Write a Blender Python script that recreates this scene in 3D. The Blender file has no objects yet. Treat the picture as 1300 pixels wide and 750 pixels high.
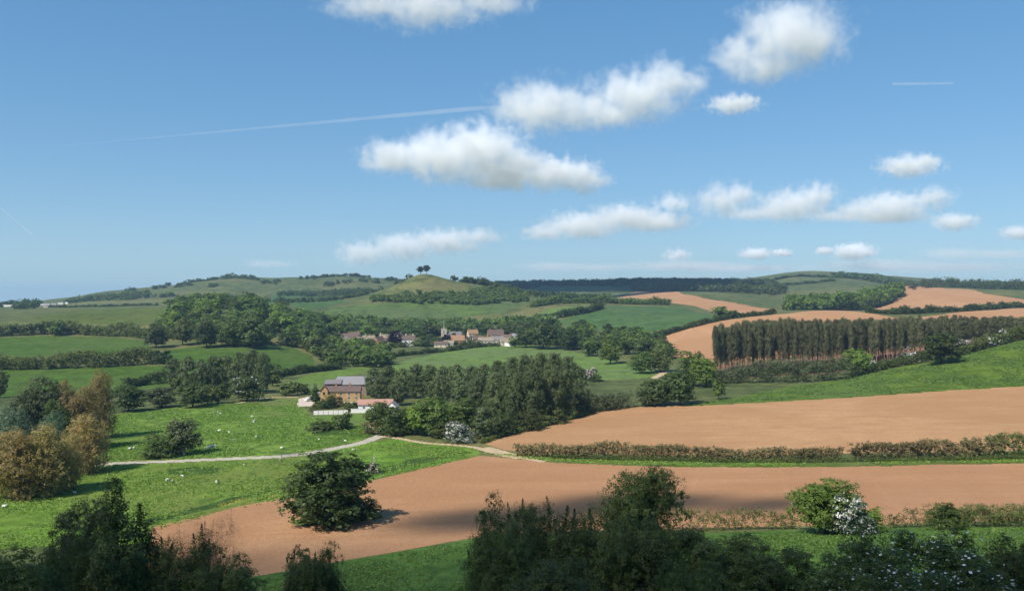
import bpy, bmesh, math, random, time
import numpy as np
from mathutils import Vector

T0 = time.time()
random.seed(11)
rng = np.random.default_rng(11)
SC = bpy.context.scene
COL = SC.collection

# ------------------------------------------------------------------ camera frame used to survey the valley
F, CX, HY, EYE = 1126.0, 650.0, 385.0, 60.0      # focal length in photo pixels, optical axis, eye level, eye height

# ------------------------------------------------------------------ terrain survey: metres below the eye
COLS = np.array([-250, 0, 150, 300, 450, 600, 750, 900, 1050, 1200, 1300, 1550], float)
TAB = [
 (2,    [1.8]*12),
 (15,   [6]*12),
 (40,   [17]*12),
 (70,   [27.5]*12),
 (100,  [35.5]*12),
 (140,  [44, 44, 44, 44, 43.5, 43, 41, 39, 38, 37, 37, 37]),
 (160,  [46, 46, 46, 45.5, 45, 44.5, 43.5, 42, 41, 40.5, 40.5, 40]),
 (180,  [47.5, 47, 47, 46.5, 46, 45.5, 45, 44, 43.5, 43.5, 43.5, 43]),
 (230,  [48.5, 48.5, 48.5, 48.5, 48, 47.5, 47, 46.5, 46, 45.5, 45.5, 45]),
 (300,  [48, 48, 48, 48, 48, 47.5, 47, 46.5, 45.5, 44.3, 43.5, 42]),
 (400,  [47, 47.5, 48, 48, 47.5, 47, 45.5, 43, 40.5, 38, 36.5, 34]),
 (500,  [45, 46, 47, 47.5, 47, 46.5, 45, 44, 40, 29, 19, 10]),
 (620,  [36, 37, 39, 40, 45.5, 46, 45.5, 42, 36, 30, 26, 20]),
 (760,  [29, 30, 32, 28, 42.5, 43, 43, 31, 22, 20, 18, 14]),
 (950,  [11, 12, 12, 3, 38, 40, 31, 14, 7, 9, 8, 5]),
 (1200, [10, 10, 6, 1, 13, 16, 5, 12, 12, 5, 4, 0]),
 (1500, [8, 8, 5, 2, 2, 0, -4, -12, 0, -25, -22, -24]),
 (1900, [8, 8, -8, -20, -18, -5, -10, -28, -25, -30, -26, -28]),
 (2400, [15, 8, -35, -70, -77, -50, -46, -53, -76, -45, -40, -40]),
 (3200, [22, 16, 0, -20, -30, -60, -62, -73, -110, -78, -72, -60]),
 (4500, [34, 30, 24, 0, -20, -60, -66, -76, -84, -90, -90, -60]),
 (8000, [70, 66, 58, 40, 20, -50, -70, -90, -120, -176, -185, -150]),
 (14000, [130]*12),
]
def pchip(x, y, xq):
    x = np.asarray(x, float); y = np.asarray(y, float)
    if y.ndim == 1: y = y[:, None]
    h = np.diff(x)[:, None]; d = np.diff(y, axis=0)/h
    m = np.zeros_like(y)
    w1 = 2*h[1:]+h[:-1]; w2 = h[1:]+2*h[:-1]
    s = d[:-1]*d[1:] > 0
    with np.errstate(all='ignore'):
        hm = (w1+w2)/(w1/d[:-1]+w2/d[1:])
    m[1:-1] = np.where(s, hm, 0.0)
    m[0] = d[0]; m[-1] = d[-1]
    i = np.clip(np.searchsorted(x, xq)-1, 0, len(x)-2)
    hh = h[i]; t = ((xq-x[i])[:, None])/hh
    return ((1+2*t)*(1-t)**2*y[i] + t*(1-t)**2*hh*m[i] + t*t*(3-2*t)*y[i+1] + t*t*(t-1)*hh*m[i+1])
LD0, LD1, NLD = math.log(2.0), math.log(14000.0), 1400
GLD = np.linspace(LD0, LD1, NLD)
PX0, PX1, NPX = -1600.0, 2900.0, 901
GPX = np.linspace(PX0, PX1, NPX)
_t = pchip(np.log([r[0] for r in TAB]), np.array([r[1] for r in TAB]), GLD)       # NLD x 12
_t = pchip(COLS, _t.T, np.clip(GPX, COLS[0], COLS[-1])).T                           # NLD x NPX
_k = np.exp(-0.5*(np.arange(-12, 13)/5.0)**2); _k /= _k.sum()
_p = np.pad(_t, ((0, 0), (12, 12)), mode='edge')
_t = sum(_k[j]*_p[:, j:j+NPX] for j in range(25))
_k = np.exp(-0.5*(np.arange(-10, 11)/4.0)**2); _k /= _k.sum()
_p = np.pad(_t, ((10, 10), (0, 0)), mode='edge')
_t = sum(_k[j]*_p[j:j+NLD, :] for j in range(21))
_D = np.exp(GLD)[:, None]; _X = (GPX[None, :]-CX)/F*_D; _Y = np.broadcast_to(_D, _X.shape)
def bump(px, D, amp, sl, sr, sd):
    """a hill: amp metres high at column px and depth D, spreads in metres"""
    x0 = (px-CX)/F*D
    s = np.where(_X < x0, sl, sr)
    return amp*np.exp(-0.5*((_X-x0)/s)**2-0.5*((_Y-D)/sd)**2)
_x0 = (538-CX)/F*1400
_rr = np.sqrt(((_X-_x0)/np.where(_X < _x0, 82, 98))**2+((_Y-1400)/125)**2+0.17**2)-0.17
_t = _t - 51*np.exp(-1.05*_rr**1.05) - bump(618, 1430, 9, 40, 45, 80)               # the conical hill and its wooded spur
# gentle swells and the rougher far slopes
_t = _t + 0.35*np.sin(_X/31+_Y/47)*np.clip((_D-150)/200, 0, 1) + 0.25*np.sin(_X/17-_Y/29+1.3)*np.clip((_D-150)/200, 0, 1)
_far = np.clip((_D-1500)/600, 0, 1)*np.clip((9000-_D)/3000, 0, 1)
_t = _t + _far*(2.5*np.sin(_X/83+1)+1.8*np.sin(_X/47+_Y/160)+2.5*np.sin(_Y/130-_X/260)+1.0*np.sin(_X/21+_Y/90))
HTAB = _t
def drop(px, D):
    a = (np.log(np.maximum(D, 2.001))-LD0)/(LD1-LD0)*(NLD-1); b = (np.asarray(px, float)-PX0)/(PX1-PX0)*(NPX-1)
    a = np.clip(a, 0, NLD-1.001); b = np.clip(b, 0, NPX-1.001)
    i = a.astype(int); j = b.astype(int); u = a-i; v = b-j
    return (HTAB[i, j]*(1-u)*(1-v)+HTAB[i+1, j]*u*(1-v)+HTAB[i, j+1]*(1-u)*v+HTAB[i+1, j+1]*u*v)
_DS = np.exp(np.linspace(math.log(45), math.log(9000), 5000))
def hit(px, py):
    """depth at which the sight line of a photo point first meets the ground"""
    yy = HY+F*drop(np.full(_DS.shape, float(px)), _DS)/_DS
    ok = np.nonzero(yy <= py)[0]
    return float(_DS[ok[0]]) if len(ok) else float(_DS[np.argmin(yy)])
def ground(px, D):
    return np.array([(px-CX)/F*D, D, EYE-float(drop(np.array([px]), np.array([D]))[0])])
def gz(X, Y):
    Y = np.maximum(np.asarray(Y, float), 2.01)
    return EYE-drop(CX+F*np.asarray(X, float)/Y, Y)
def pt(p):
    """(px, py) or (px, None, D) -> point on the ground"""
    D = p[2] if len(p) > 2 else hit(p[0], p[1])
    return ground(p[0], D)

# ------------------------------------------------------------------ materials
def new_mat(name):
    m = bpy.data.materials.new(name); m.use_nodes = True
    nt = m.node_tree; nt.nodes.clear()
    return m, nt, nt.nodes, nt.links
def N(nt, typ, **kw):
    n = nt.nodes.new(typ)
    for k, v in kw.items():
        if k in n.inputs: n.inputs[k].default_value = v
        else: setattr(n, k, v)
    return n
def rgba(c): return (c[0], c[1], c[2], 1.0)
def mixc(nt, fac, a, b, blend='MIX'):
    n = nt.nodes.new('ShaderNodeMix'); n.data_type = 'RGBA'; n.blend_type = blend
    for sock, v in ((n.inputs[0], fac), (n.inputs[6], a), (n.inputs[7], b)):
        if hasattr(v, 'is_output') or hasattr(v, 'links'): nt.links.new(v, sock)
        elif isinstance(v, tuple): sock.default_value = rgba(v)
        else: sock.default_value = v
    return n.outputs[2]
def noise_out(nt, vec, scale, detail=3, rough=0.55, dist=0.0):
    n = N(nt, 'ShaderNodeTexNoise', Scale=scale, Detail=detail, Roughness=rough, Distortion=dist)
    nt.links.new(vec, n.inputs['Vector']); return n.outputs['Fac']
def ramp(nt, src, lo, hi):
    n = nt.nodes.new('ShaderNodeMapRange'); n.clamp = True
    n.inputs[1].default_value = lo; n.inputs[2].default_value = hi
    nt.links.new(src, n.inputs[0]); return n.outputs[0]
def pos_vec(nt, scale=(1, 1, 1), rotz=0.0):
    g = nt.nodes.new('ShaderNodeNewGeometry'); mp = nt.nodes.new('ShaderNodeMapping')
    mp.inputs['Scale'].default_value = scale; mp.inputs['Rotation'].default_value = (0, 0, rotz)
    nt.links.new(g.outputs['Position'], mp.inputs['Vector']); return mp.outputs['Vector']
def finish(nt, color, rough=0.9, spec=0.1, bump_src=None, bump_d=0.1, bump_s=0.5):
    b = N(nt, 'ShaderNodeBsdfPrincipled', Roughness=rough)
    b.inputs['Specular IOR Level'].default_value = spec
    if isinstance(color, tuple): b.inputs['Base Color'].default_value = rgba(color)
    else: nt.links.new(color, b.inputs['Base Color'])
    if bump_src is not None:
        bp = N(nt, 'ShaderNodeBump', Strength=bump_s, Distance=bump_d)
        nt.links.new(bump_src, bp.inputs['Height']); nt.links.new(bp.outputs[0], b.inputs['Normal'])
    o = nt.nodes.new('ShaderNodeOutputMaterial'); nt.links.new(b.outputs[0], o.inputs[0])
    return b

def grass_mat(name, c, dry=None, s=1.0, mott=0.5, rows=None):
    """turf: broad drifts, tussocks, fine blades"""
    m, nt, nd, lk = new_mat(name)
    v = pos_vec(nt)
    big = noise_out(nt, v, 0.012*s, 4, 0.6, 0.6); mid = noise_out(nt, v, 0.11*s, 4, 0.65, 0.8); fine = noise_out(nt, v, 0.9*s, 4, 0.7)
    vs = pos_vec(nt, (1, 0.45, 1)); tus = noise_out(nt, vs, 0.24*s, 5, 0.72, 0.6)
    dark = tuple(x*0.62 for x in c); lite = (c[0]*1.55, c[1]*1.36, c[2]*1.4)
    dry = dry or (c[0]*1.9, c[1]*1.35, c[2]*1.5)
    col = mixc(nt, ramp(nt, mid, 0.38, 0.62), dark, lite)
    col = mixc(nt, mott, c, col)
    col = mixc(nt, ramp(nt, big, 0.46, 0.64), col, dry)
    f2 = nt.nodes.new('ShaderNodeMath'); f2.operation = 'MULTIPLY'; f2.inputs[1].default_value = 0.8
    lk.new(ramp(nt, tus, 0.50, 0.66), f2.inputs[0])
    col = mixc(nt, f2.outputs[0], col, tuple(x*0.5 for x in c))
    if rows:
        vr = pos_vec(nt, (1, 1, 1), rows[0])
        w = N(nt, 'ShaderNodeTexWave', Scale=rows[1], Distortion=2.5, Detail=3.0); w.inputs['Detail Scale'].default_value = 0.6
        lk.new(vr, w.inputs['Vector'])
        f3 = nt.nodes.new('ShaderNodeMath'); f3.operation = 'MULTIPLY'; f3.inputs[1].default_value = rows[2]
        lk.new(w.outputs['Fac'], f3.inputs[0])
        col = mixc(nt, f3.outputs[0], col, dark)
    col = mixc(nt, ramp(nt, fine, 0.25, 0.8), mixc(nt, 0.45, col, (0.01, 0.02, 0.005)), col)
    finish(nt, col, 0.85, 0.08, fine, 0.35, 0.55)
    return m

def soil_mat(name, c, rotz=0.0, rowscale=0.55, clod=1.0):
    m, nt, nd, lk = new_mat(name)
    v = pos_vec(nt)
    big = noise_out(nt, v, 0.011, 4, 0.6, 0.8); mid = noise_out(nt, v, 0.07, 5, 0.65, 0.7); fine = noise_out(nt, v, 0.75, 6, 0.8)
    vr = pos_vec(nt, (1, 1, 1), rotz)
    w = N(nt, 'ShaderNodeTexWave', Scale=rowscale, Distortion=1.2, Detail=3.0); w.inputs['Detail Scale'].default_value = 1.5; w.inputs['Detail Roughness'].default_value = 0.7
    lk.new(vr, w.inputs['Vector'])
    w2 = N(nt, 'ShaderNodeTexWave', Scale=0.014, Distortion=0.6, Detail=2.0)
    lk.new(vr, w2.inputs['Vector'])
    pale = (c[0]*1.16, c[1]*1.2, c[2]*1.28); dk = (c[0]*0.78, c[1]*0.72, c[2]*0.7)
    col = mixc(nt, ramp(nt, big, 0.40, 0.60), dk, pale)
    col = mixc(nt, 0.62, c, col)
    f = nt.nodes.new('ShaderNodeMath'); f.operation = 'MULTIPLY'; f.inputs[1].default_value = 0.5
    lk.new(ramp(nt, mid, 0.46, 0.66), f.inputs[0])
    col = mixc(nt, f.outputs[0], col, dk)
    f = nt.nodes.new('ShaderNodeMath'); f.operation = 'MULTIPLY'; f.inputs[1].default_value = 0.34
    lk.new(w.outputs['Fac'], f.inputs[0])
    col = mixc(nt, f.outputs[0], col, dk)
    st = noise_out(nt, pos_vec(nt, (0.010, 0.11, 1)), 1.0, 6, 0.72, 0.5)
    f = nt.nodes.new('ShaderNodeMath'); f.operation = 'MULTIPLY'; f.inputs[1].default_value = 0.68
    lk.new(ramp(nt, st, 0.42, 0.62), f.inputs[0]); col = mixc(nt, f.outputs[0], col, dk)
    f = nt.nodes.new('ShaderNodeMath'); f.operation = 'MULTIPLY'; f.inputs[1].default_value = 0.12
    lk.new(ramp(nt, w2.outputs['Fac'], 0.99, 1.0), f.inputs[0])
    col = mixc(nt, f.outputs[0], col, pale)                       # wheelings
    f = nt.nodes.new('ShaderNodeMath'); f.operation = 'MULTIPLY'; f.inputs[1].default_value = 0.6
    lk.new(ramp(nt, fine, 0.42, 0.62), f.inputs[0])
    col = mixc(nt, f.outputs[0], col, dk)
    finish(nt, col, 0.95, 0.05, fine, 0.12*clod, 0.5)
    return m

def plain_mat(name, c, rough=0.85, var=0.25, scale=1.2, spec=0.15):
    m, nt, nd, lk = new_mat(name)
    tc = nt.nodes.new('ShaderNodeTexCoord')
    n1 = noise_out(nt, tc.outputs['Object'], scale, 4, 0.65); n2 = noise_out(nt, tc.outputs['Object'], scale*6, 3, 0.6)
    col = mixc(nt, ramp(nt, n1, 0.3, 0.7), tuple(x*(1-var) for x in c), tuple(min(0.85, x*(1+var*0.6)) for x in c))
    col = mixc(nt, ramp(nt, n2, 0.4, 0.9), col, tuple(x*(1-var) for x in c))
    finish(nt, col, rough, spec, n2, 0.02, 0.3)
    return m

def leaf_mat(name, dark, lite, trans=0.42, accent=None, acc_at=1.1, rough=0.5):
    """leaves: tint varies by clump (attribute), by tree (object random)"""
    m, nt, nd, lk = new_mat(name)
    a = nt.nodes.new('ShaderNodeAttribute'); a.attribute_name = 'tint'
    oi = nt.nodes.new('ShaderNodeObjectInfo')
    col = mixc(nt, a.outputs['Fac'], dark, lite)
    hs = nt.nodes.new('ShaderNodeHueSaturation')
    mr = nt.nodes.new('ShaderNodeMapRange'); mr.inputs[3].default_value = 0.72; mr.inputs[4].default_value = 1.28
    lk.new(oi.outputs['Random'], mr.inputs[0]); lk.new(mr.outputs[0], hs.inputs['Value'])
    ml = nt.nodes.new('ShaderNodeMath'); ml.operation = 'MULTIPLY'; ml.inputs[1].default_value = 7.31
    fr = nt.nodes.new('ShaderNodeMath'); fr.operation = 'FRACT'
    lk.new(oi.outputs['Random'], ml.inputs[0]); lk.new(ml.outputs[0], fr.inputs[0])
    mh = nt.nodes.new('ShaderNodeMapRange'); mh.inputs[3].default_value = 0.49; mh.inputs[4].default_value = 0.51
    lk.new(fr.outputs[0], mh.inputs[0]); lk.new(mh.outputs[0], hs.inputs['Hue'])
    lk.new(col, hs.inputs['Color']); col = hs.outputs[0]
    if accent:
        gt = nt.nodes.new('ShaderNodeMath'); gt.operation = 'GREATER_THAN'; gt.inputs[1].default_value = acc_at
        lk.new(a.outputs['Fac'], gt.inputs[0]); col = mixc(nt, gt.outputs[0], col, accent)
    b = N(nt, 'ShaderNodeBsdfPrincipled', Roughness=rough); b.inputs['Specular IOR Level'].default_value = 0.25
    lk.new(col, b.inputs['Base Color'])
    t = nt.nodes.new('ShaderNodeBsdfTranslucent')
    lk.new(mixc(nt, 0.5, col, (lite[0]*1.2, lite[1]*1.2, lite[2]*0.8)), t.inputs['Color'])
    mx = nt.nodes.new('ShaderNodeMixShader'); mx.inputs[0].default_value = trans
    lk.new(b.outputs[0], mx.inputs[1]); lk.new(t.outputs[0], mx.inputs[2])
    o = nt.nodes.new('ShaderNodeOutputMaterial'); lk.new(mx.outputs[0], o.inputs[0])
    return m

LEAF = {
 'dark':   leaf_mat('foliage_dark_green', (0.038, 0.06, 0.014), (0.108, 0.154, 0.04)),
 'deep':   leaf_mat('foliage_deep_green', (0.042, 0.056, 0.016), (0.12, 0.152, 0.042)),
 'mid':    leaf_mat('foliage_green', (0.058, 0.092, 0.018), (0.145, 0.205, 0.044)),
 'light':  leaf_mat('foliage_fresh_green', (0.09, 0.142, 0.018), (0.2, 0.28, 0.05)),
 'bronze': leaf_mat('foliage_bronze_catkins', (0.24, 0.19, 0.06), (0.44, 0.345, 0.13)),
 'ochre':  leaf_mat('foliage_orange_bronze', (0.195, 0.152, 0.050), (0.377, 0.295, 0.112)),
 'grey':   leaf_mat('foliage_grey_green', (0.062, 0.078, 0.034), (0.145, 0.168, 0.075)),
 'silver': leaf_mat('foliage_silver_willow', (0.074, 0.121, 0.068), (0.162, 0.223, 0.128)),
 'poplar': leaf_mat('foliage_poplar', (0.066, 0.088, 0.032), (0.172, 0.212, 0.084)),
 'larch':  leaf_mat('foliage_thin_brown_green', (0.08, 0.086, 0.04), (0.185, 0.185, 0.09)),
 'pine':   leaf_mat('foliage_pine_needles', (0.010, 0.022, 0.014), (0.024, 0.043, 0.026), 0.1),
 'copper': leaf_mat('foliage_copper_beech', (0.018, 0.008, 0.014), (0.045, 0.020, 0.030)),
 'hedge':  leaf_mat('foliage_hedge_brown_green', (0.112, 0.102, 0.041), (0.270, 0.217, 0.101)),
 'hedgeg': leaf_mat('foliage_hedge_green', (0.064, 0.086, 0.022), (0.16, 0.192, 0.052)),
 'white':  leaf_mat('white_blossom', (0.45, 0.44, 0.42), (0.75, 0.74, 0.70), 0.15),
 'pinkish': leaf_mat('pinkish_blossom', (0.22, 0.15, 0.13), (0.48, 0.36, 0.31), 0.15),
 'may':    leaf_mat('hawthorn_in_flower', (0.05, 0.075, 0.03), (0.10, 0.13, 0.06), 0.2, (0.58, 0.56, 0.52), 0.60),
 'maypink': leaf_mat('fading_hawthorn', (0.06, 0.075, 0.035), (0.13, 0.13, 0.07), 0.2, (0.45, 0.38, 0.34), 0.55),
 'turf':   leaf_mat('tussock_grass', (0.125, 0.225, 0.028), (0.28, 0.41, 0.08), 0.4),
 'turfd':  leaf_mat('slope_tussock_grass', (0.09, 0.165, 0.030), (0.20, 0.29, 0.06), 0.4),
 'slope':  leaf_mat('short_slope_grass', (0.070, 0.120, 0.026), (0.145, 0.205, 0.048), 0.4),
 'twig':   leaf_mat('bare_twigs', (0.06, 0.045, 0.042), (0.14, 0.105, 0.10), 0.05),
 'yellow': leaf_mat('yellow_buttercup_petals', (0.40, 0.30, 0.015), (0.62, 0.48, 0.02), 0.1),
}
BARK = plain_mat('bark_grey_brown', (0.10, 0.075, 0.055), 0.95, 0.4, 2.0)
BARKR = plain_mat('bark_red_brown', (0.30, 0.16, 0.10), 0.95, 0.35, 1.0)

# ------------------------------------------------------------------ object helpers
def tag(o, label=None, cat=None, group=None, kind=None):
    if label: o['label'] = label
    if cat: o['category'] = cat
    if group: o['group'] = group
    if kind: o['kind'] = kind
    return o
def link(name, me, parent=None):
    o = bpy.data.objects.new(name, me); COL.objects.link(o)
    if parent is not None: o.parent = parent
    return o
def empty(name, loc, rz=0.0):
    o = bpy.data.objects.new(name, None); COL.objects.link(o); o.location = loc; o.rotation_euler = (0, 0, rz)
    o.empty_display_size = 0.5
    return o
def mesh_np(name, V, Q, mats, tint=None, mat_idx=None, smooth=False):
    """V (n,3), Q (m,k) faces all of k corners"""
    me = bpy.data.meshes.new(name); V = np.asarray(V, np.float32); Q = np.asarray(Q, np.int32)
    m, k = Q.shape
    me.vertices.add(len(V)); me.vertices.foreach_set('co', V.ravel())
    me.loops.add(m*k); me.loops.foreach_set('vertex_index', Q.ravel())
    me.polygons.add(m); me.polygons.foreach_set('loop_start', np.arange(m, dtype=np.int32)*k)
    try: me.polygons.foreach_set('loop_total', np.full(m, k, np.int32))
    except Exception: pass
    if mat_idx is not None: me.polygons.foreach_set('material_index', np.asarray(mat_idx, np.int32))
    me.polygons.foreach_set('use_smooth', np.full(m, smooth, bool))
    for mt in mats: me.materials.append(mt)
    if tint is not None:
        at = me.attributes.new('tint', 'FLOAT', 'FACE'); at.data.foreach_set('value', np.asarray(tint, np.float32))
    me.update(calc_edges=True)
    return me

# ------------------------------------------------------------------ foliage
def unit(v): return v/np.maximum(np.linalg.norm(v, axis=1, keepdims=True), 1e-9)
def leaf_quads(P, Nn, S, r, aspect=0.65):
    n = len(P); Nn = unit(Nn)
    t = unit(np.cross(Nn, r.normal(size=(n, 3)))); b = np.cross(Nn, t)
    S = np.broadcast_to(np.asarray(S, float), (n,))[:, None]
    V = np.stack([P-t*S*0.5, P+b*S*0.5*aspect+t*S*0.08, P+t*S*0.5, P-b*S*0.5*aspect+t*S*0.05], 1).reshape(-1, 3)
    return V, np.arange(n*4).reshape(n, 4)
def lobes_leaves(C, R, n_per, leaf, r, lobe_tint, up=0.25, low=-0.55, inner=0.62):
    """leaves on the shells of many small lobes; C (k,3), R (k,3)"""
    k = len(C); spray = max(1, min(16, int(round(n_per*0.075+1.5)))); ns = max(1, n_per//spray); m = k*ns
    d = unit(r.normal(size=(m, 3)))
    flip = (d[:, 2] < low); d[flip, 2] *= -1
    li = np.repeat(np.arange(k), ns)
    rad = inner+(1.06-inner)*np.sqrt(r.random(m))
    Ps = C[li]+R[li]*d*rad[:, None]
    st = 0.4*lobe_tint[li]+0.6*r.random(m)
    ix = np.repeat(np.arange(m), spray); tot = len(ix)
    sg = (0.5 if leaf < 0.03 else 0.6)*R[li[ix]]/math.sqrt(ns)*1.15
    P = Ps[ix]+sg*np.clip(r.normal(size=(tot, 3)), -1.7, 1.7)*np.array([1, 1, 0.75])
    Nn = d[ix]*0.85+0.38*r.normal(size=(tot, 3))+np.array([0, 0, up])
    S = leaf*(0.65+0.8*r.random(tot))
    tint = np.clip(0.5+1.35*(0.85*st[ix]+0.15*r.random(tot)-0.5), 0, 1)
    return P, Nn, S, tint
PROF = {
 'round':  lambda t: np.sqrt(np.clip(1-(2*t-1)**2, 0, 1))**0.8,
 'dome':   lambda t: np.where(t < 0.28, 0.72+t, np.sqrt(np.clip(1-((t-0.28)/0.74)**2, 0, 1))),
 'ovoid':  lambda t: np.sin(np.pi*np.clip(t, 0, 1)**0.8)**0.65,
 'column': lambda t: np.clip(np.sin(np.pi*np.clip(t*0.93+0.05, 0, 1)), 0, 1)**0.45,
 'bush':   lambda t: np.clip(1-t**2.4, 0, 1)**0.6,
 'cone':   lambda t: np.clip(1.02-t, 0.02, 1)**0.85,
 'larch':  lambda t: np.where(t < 0.55, 0.35+t, np.sqrt(np.clip(1.02-((t-0.55)/0.47)**2, 0.02, 1))*0.95),
 'umbrella': lambda t: np.where(t < 0.5, 0.55+0.9*t, np.sqrt(np.clip(1-((t-0.5)/0.52)**2, 0, 1))),
}
#            profile, crown bottom, trunk radius, lobes factor, flat lobes, leaf aspect, lobe radius
KIND = {
 'oak':    ('dome',   0.05, 0.035, 1.4, 0.95, 0.75, 0.12),
 'round':  ('round',  0.10, 0.022, 1.0, 0.85, 0.7, 0.15),
 'tree':   ('dome',   0.12, 0.022, 1.0, 0.9, 0.7, 0.16),
 'ovoid':  ('ovoid',  0.06, 0.018, 1.0, 1.1, 0.6, 0.15),
 'poplar': ('column', 0.05, 0.016, 1.2, 0.95, 0.6, 0.14),
 'willow': ('dome',   0.03, 0.030, 1.3, 1.25, 0.45, 0.14),
 'bush':   ('bush',   0.00, 0.015, 1.0, 0.85, 0.7, 0.17),
 'spiky':  ('cone',   0.00, 0.016, 1.2, 1.7, 0.6, 0.11),
 'shoots': ('bush',   0.00, 0.014, 1.2, 1.7, 0.5, 0.12),
 'wood':   ('dome',   0.02, 0.018, 1.0, 0.9, 0.7, 0.16),
 'larch':  ('larch',  0.16, 0.040, 0.75, 0.42, 0.5, 0.22),
 'pine':   ('umbrella', 0.32, 0.025, 0.9, 0.7, 0.6, 0.20),
 'conifer': ('cone',  0.05, 0.020, 1.0, 0.7, 0.5, 0.14),
 'twiggy': ('bush',   0.02, 0.010, 1.0, 1.4, 0.08, 0.16),
}
LOD = {0: (380, 95000, 0.0155), 1: (190, 26000, 0.028), 2: (85, 6000, 0.052), 3: (34, 1500, 0.10), 4: (16, 420, 0.19)}
def crown_arrays(kind, lod, seed):
    prof, z0, tr, lf, flat, asp, lr = KIND[kind]
    nl, nleaf, leaf = LOD[lod]; r = np.random.default_rng(seed*131+lod*17+len(kind))
    nl = max(6, int(nl*lf)); lr = lr*(85/nl)**0.18
    t = r.random(nl*3)**(0.55 if kind == 'larch' else 1.0); R = 0.5*PROF[prof](t)
    keep = r.random(nl*3) < (R/0.5)**1.2*0.9+0.1
    t, R = t[keep][:nl], R[keep][:nl]; nl = len(t)
    th = r.random(nl)*2*np.pi
    # an uneven outline: the envelope swells and dips with direction
    ph = r.random(6)*6.28
    wob = 1+0.13*np.sin(2*th+ph[0]+3*t)+0.10*np.sin(3*th+ph[1]-5*t)+0.08*np.sin(5*th+ph[2]+9*t)
    rr = np.where(r.random(nl) < 0.72, 0.72+0.3*r.random(nl), 0.75*np.sqrt(r.random(nl)))
    rad = lr*(0.65+0.7*r.random(nl))
    dome = kind in ('spiky', 'wood', 'bush', 'shoots', 'round', 'tree', 'oak', 'willow', 'twiggy'); nd_ = 5
    sp = {'oak': 0.11, 'round': 0.12, 'tree': 0.16, 'willow': 0.16}.get(kind, 0.24)
    da = np.arange(nd_)*2*np.pi/nd_+r.random(nd_)*1.0; dr = sp*(0.7+0.6*r.random(nd_)); dsc = (1-sp*1.25)*(0.85+0.3*r.random(nd_))
    dh = 0.74+0.26*r.random(nd_); dh[r.integers(0, nd_)] = 1.0
    if kind == 'spiky': dr = dr*1.1; dr[0] = 0.03; dh = 0.42+0.36*r.random(nd_); dh[0] = 1.0; dsc[0] = 0.55
    di = r.integers(0, nd_, nl)
    rho = np.clip(R*wob-rad*0.75, 0.0, None)*rr
    z = z0+(1-z0)*t*(1+0.04*np.sin(3*th+ph[3]))
    C = np.stack([rho*np.cos(th), rho*np.sin(th), np.clip(z, z0+rad*0.4, 1-rad*0.55*flat)], 1)
    if dome:
        C[:, 0] = C[:, 0]*dsc[di]+dr[di]*np.cos(da[di]); C[:, 1] = C[:, 1]*dsc[di]+dr[di]*np.sin(da[di]); C[:, 2] = z0+(C[:, 2]-z0)*dh[di]
    RR = np.stack([rad, rad, rad*flat*0.8], 1)
    lt = np.clip(r.random(nl)*0.8+0.25*t, 0, 1)
    P, Nn, S, tint = lobes_leaves(C, RR, max(3, nleaf//nl), leaf, r, lt, low=-0.7 if kind in ('willow', 'shoots', 'spiky') else -0.5)
    Nn = unit(Nn)+0.45*unit((P-np.array([0, 0, 0.4]))*np.array([2.0, 2.0, 1.2]))
    if kind in ('spiky', 'shoots', 'twiggy'):                    # upright leading shoots breaking the outline
        ns = 24 if lod == 0 else 12
        j = r.integers(0, nl, ns); out = []
        for q in j:
            nn = max(6, int(nleaf*0.0022)); u = r.random(nn)
            L = lr*(0.8+1.2*r.random()); dx = (r.random(2)-0.5)*0.4
            base = C[q]+np.array([0, 0, RR[q, 2]*0.4])
            pp = base+np.stack([dx[0]*u*L, dx[1]*u*L, u*L], 1)+r.normal(size=(nn, 3))*leaf*1.1*(1.2-u)[:, None]
            out.append(pp)
        out = np.concatenate(out)
        P = np.concatenate([P, out]); Nn = np.concatenate([Nn, r.normal(size=out.shape)+[0, 0, 0.4]])
        S = np.concatenate([S, leaf*(0.6+0.8*r.random(len(out)))]); tint = np.concatenate([tint, 0.3+0.5*r.random(len(out))])
    V, Q = leaf_quads(P, Nn, S, r, asp)
    return V, Q, tint, C, RR
def tube(path, rads, sides=6):
    path = np.asarray(path, float); n = len(path); V = []; Q = []
    d = np.gradient(path, axis=0); d = unit(d)
    for i in range(n):
        a = np.cross(d[i], [0.31, 0.95, 0.05]); a /= np.linalg.norm(a)+1e-9; b = np.cross(d[i], a)
        for s in range(sides):
            an = 2*math.pi*s/sides; V.append(path[i]+rads[i]*(a*math.cos(an)+b*math.sin(an)))
    for i in range(n-1):
        for s in range(sides):
            Q.append([i*sides+s, i*sides+(s+1) % sides, (i+1)*sides+(s+1) % sides, (i+1)*sides+s])
    return np.array(V), np.array(Q)
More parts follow.
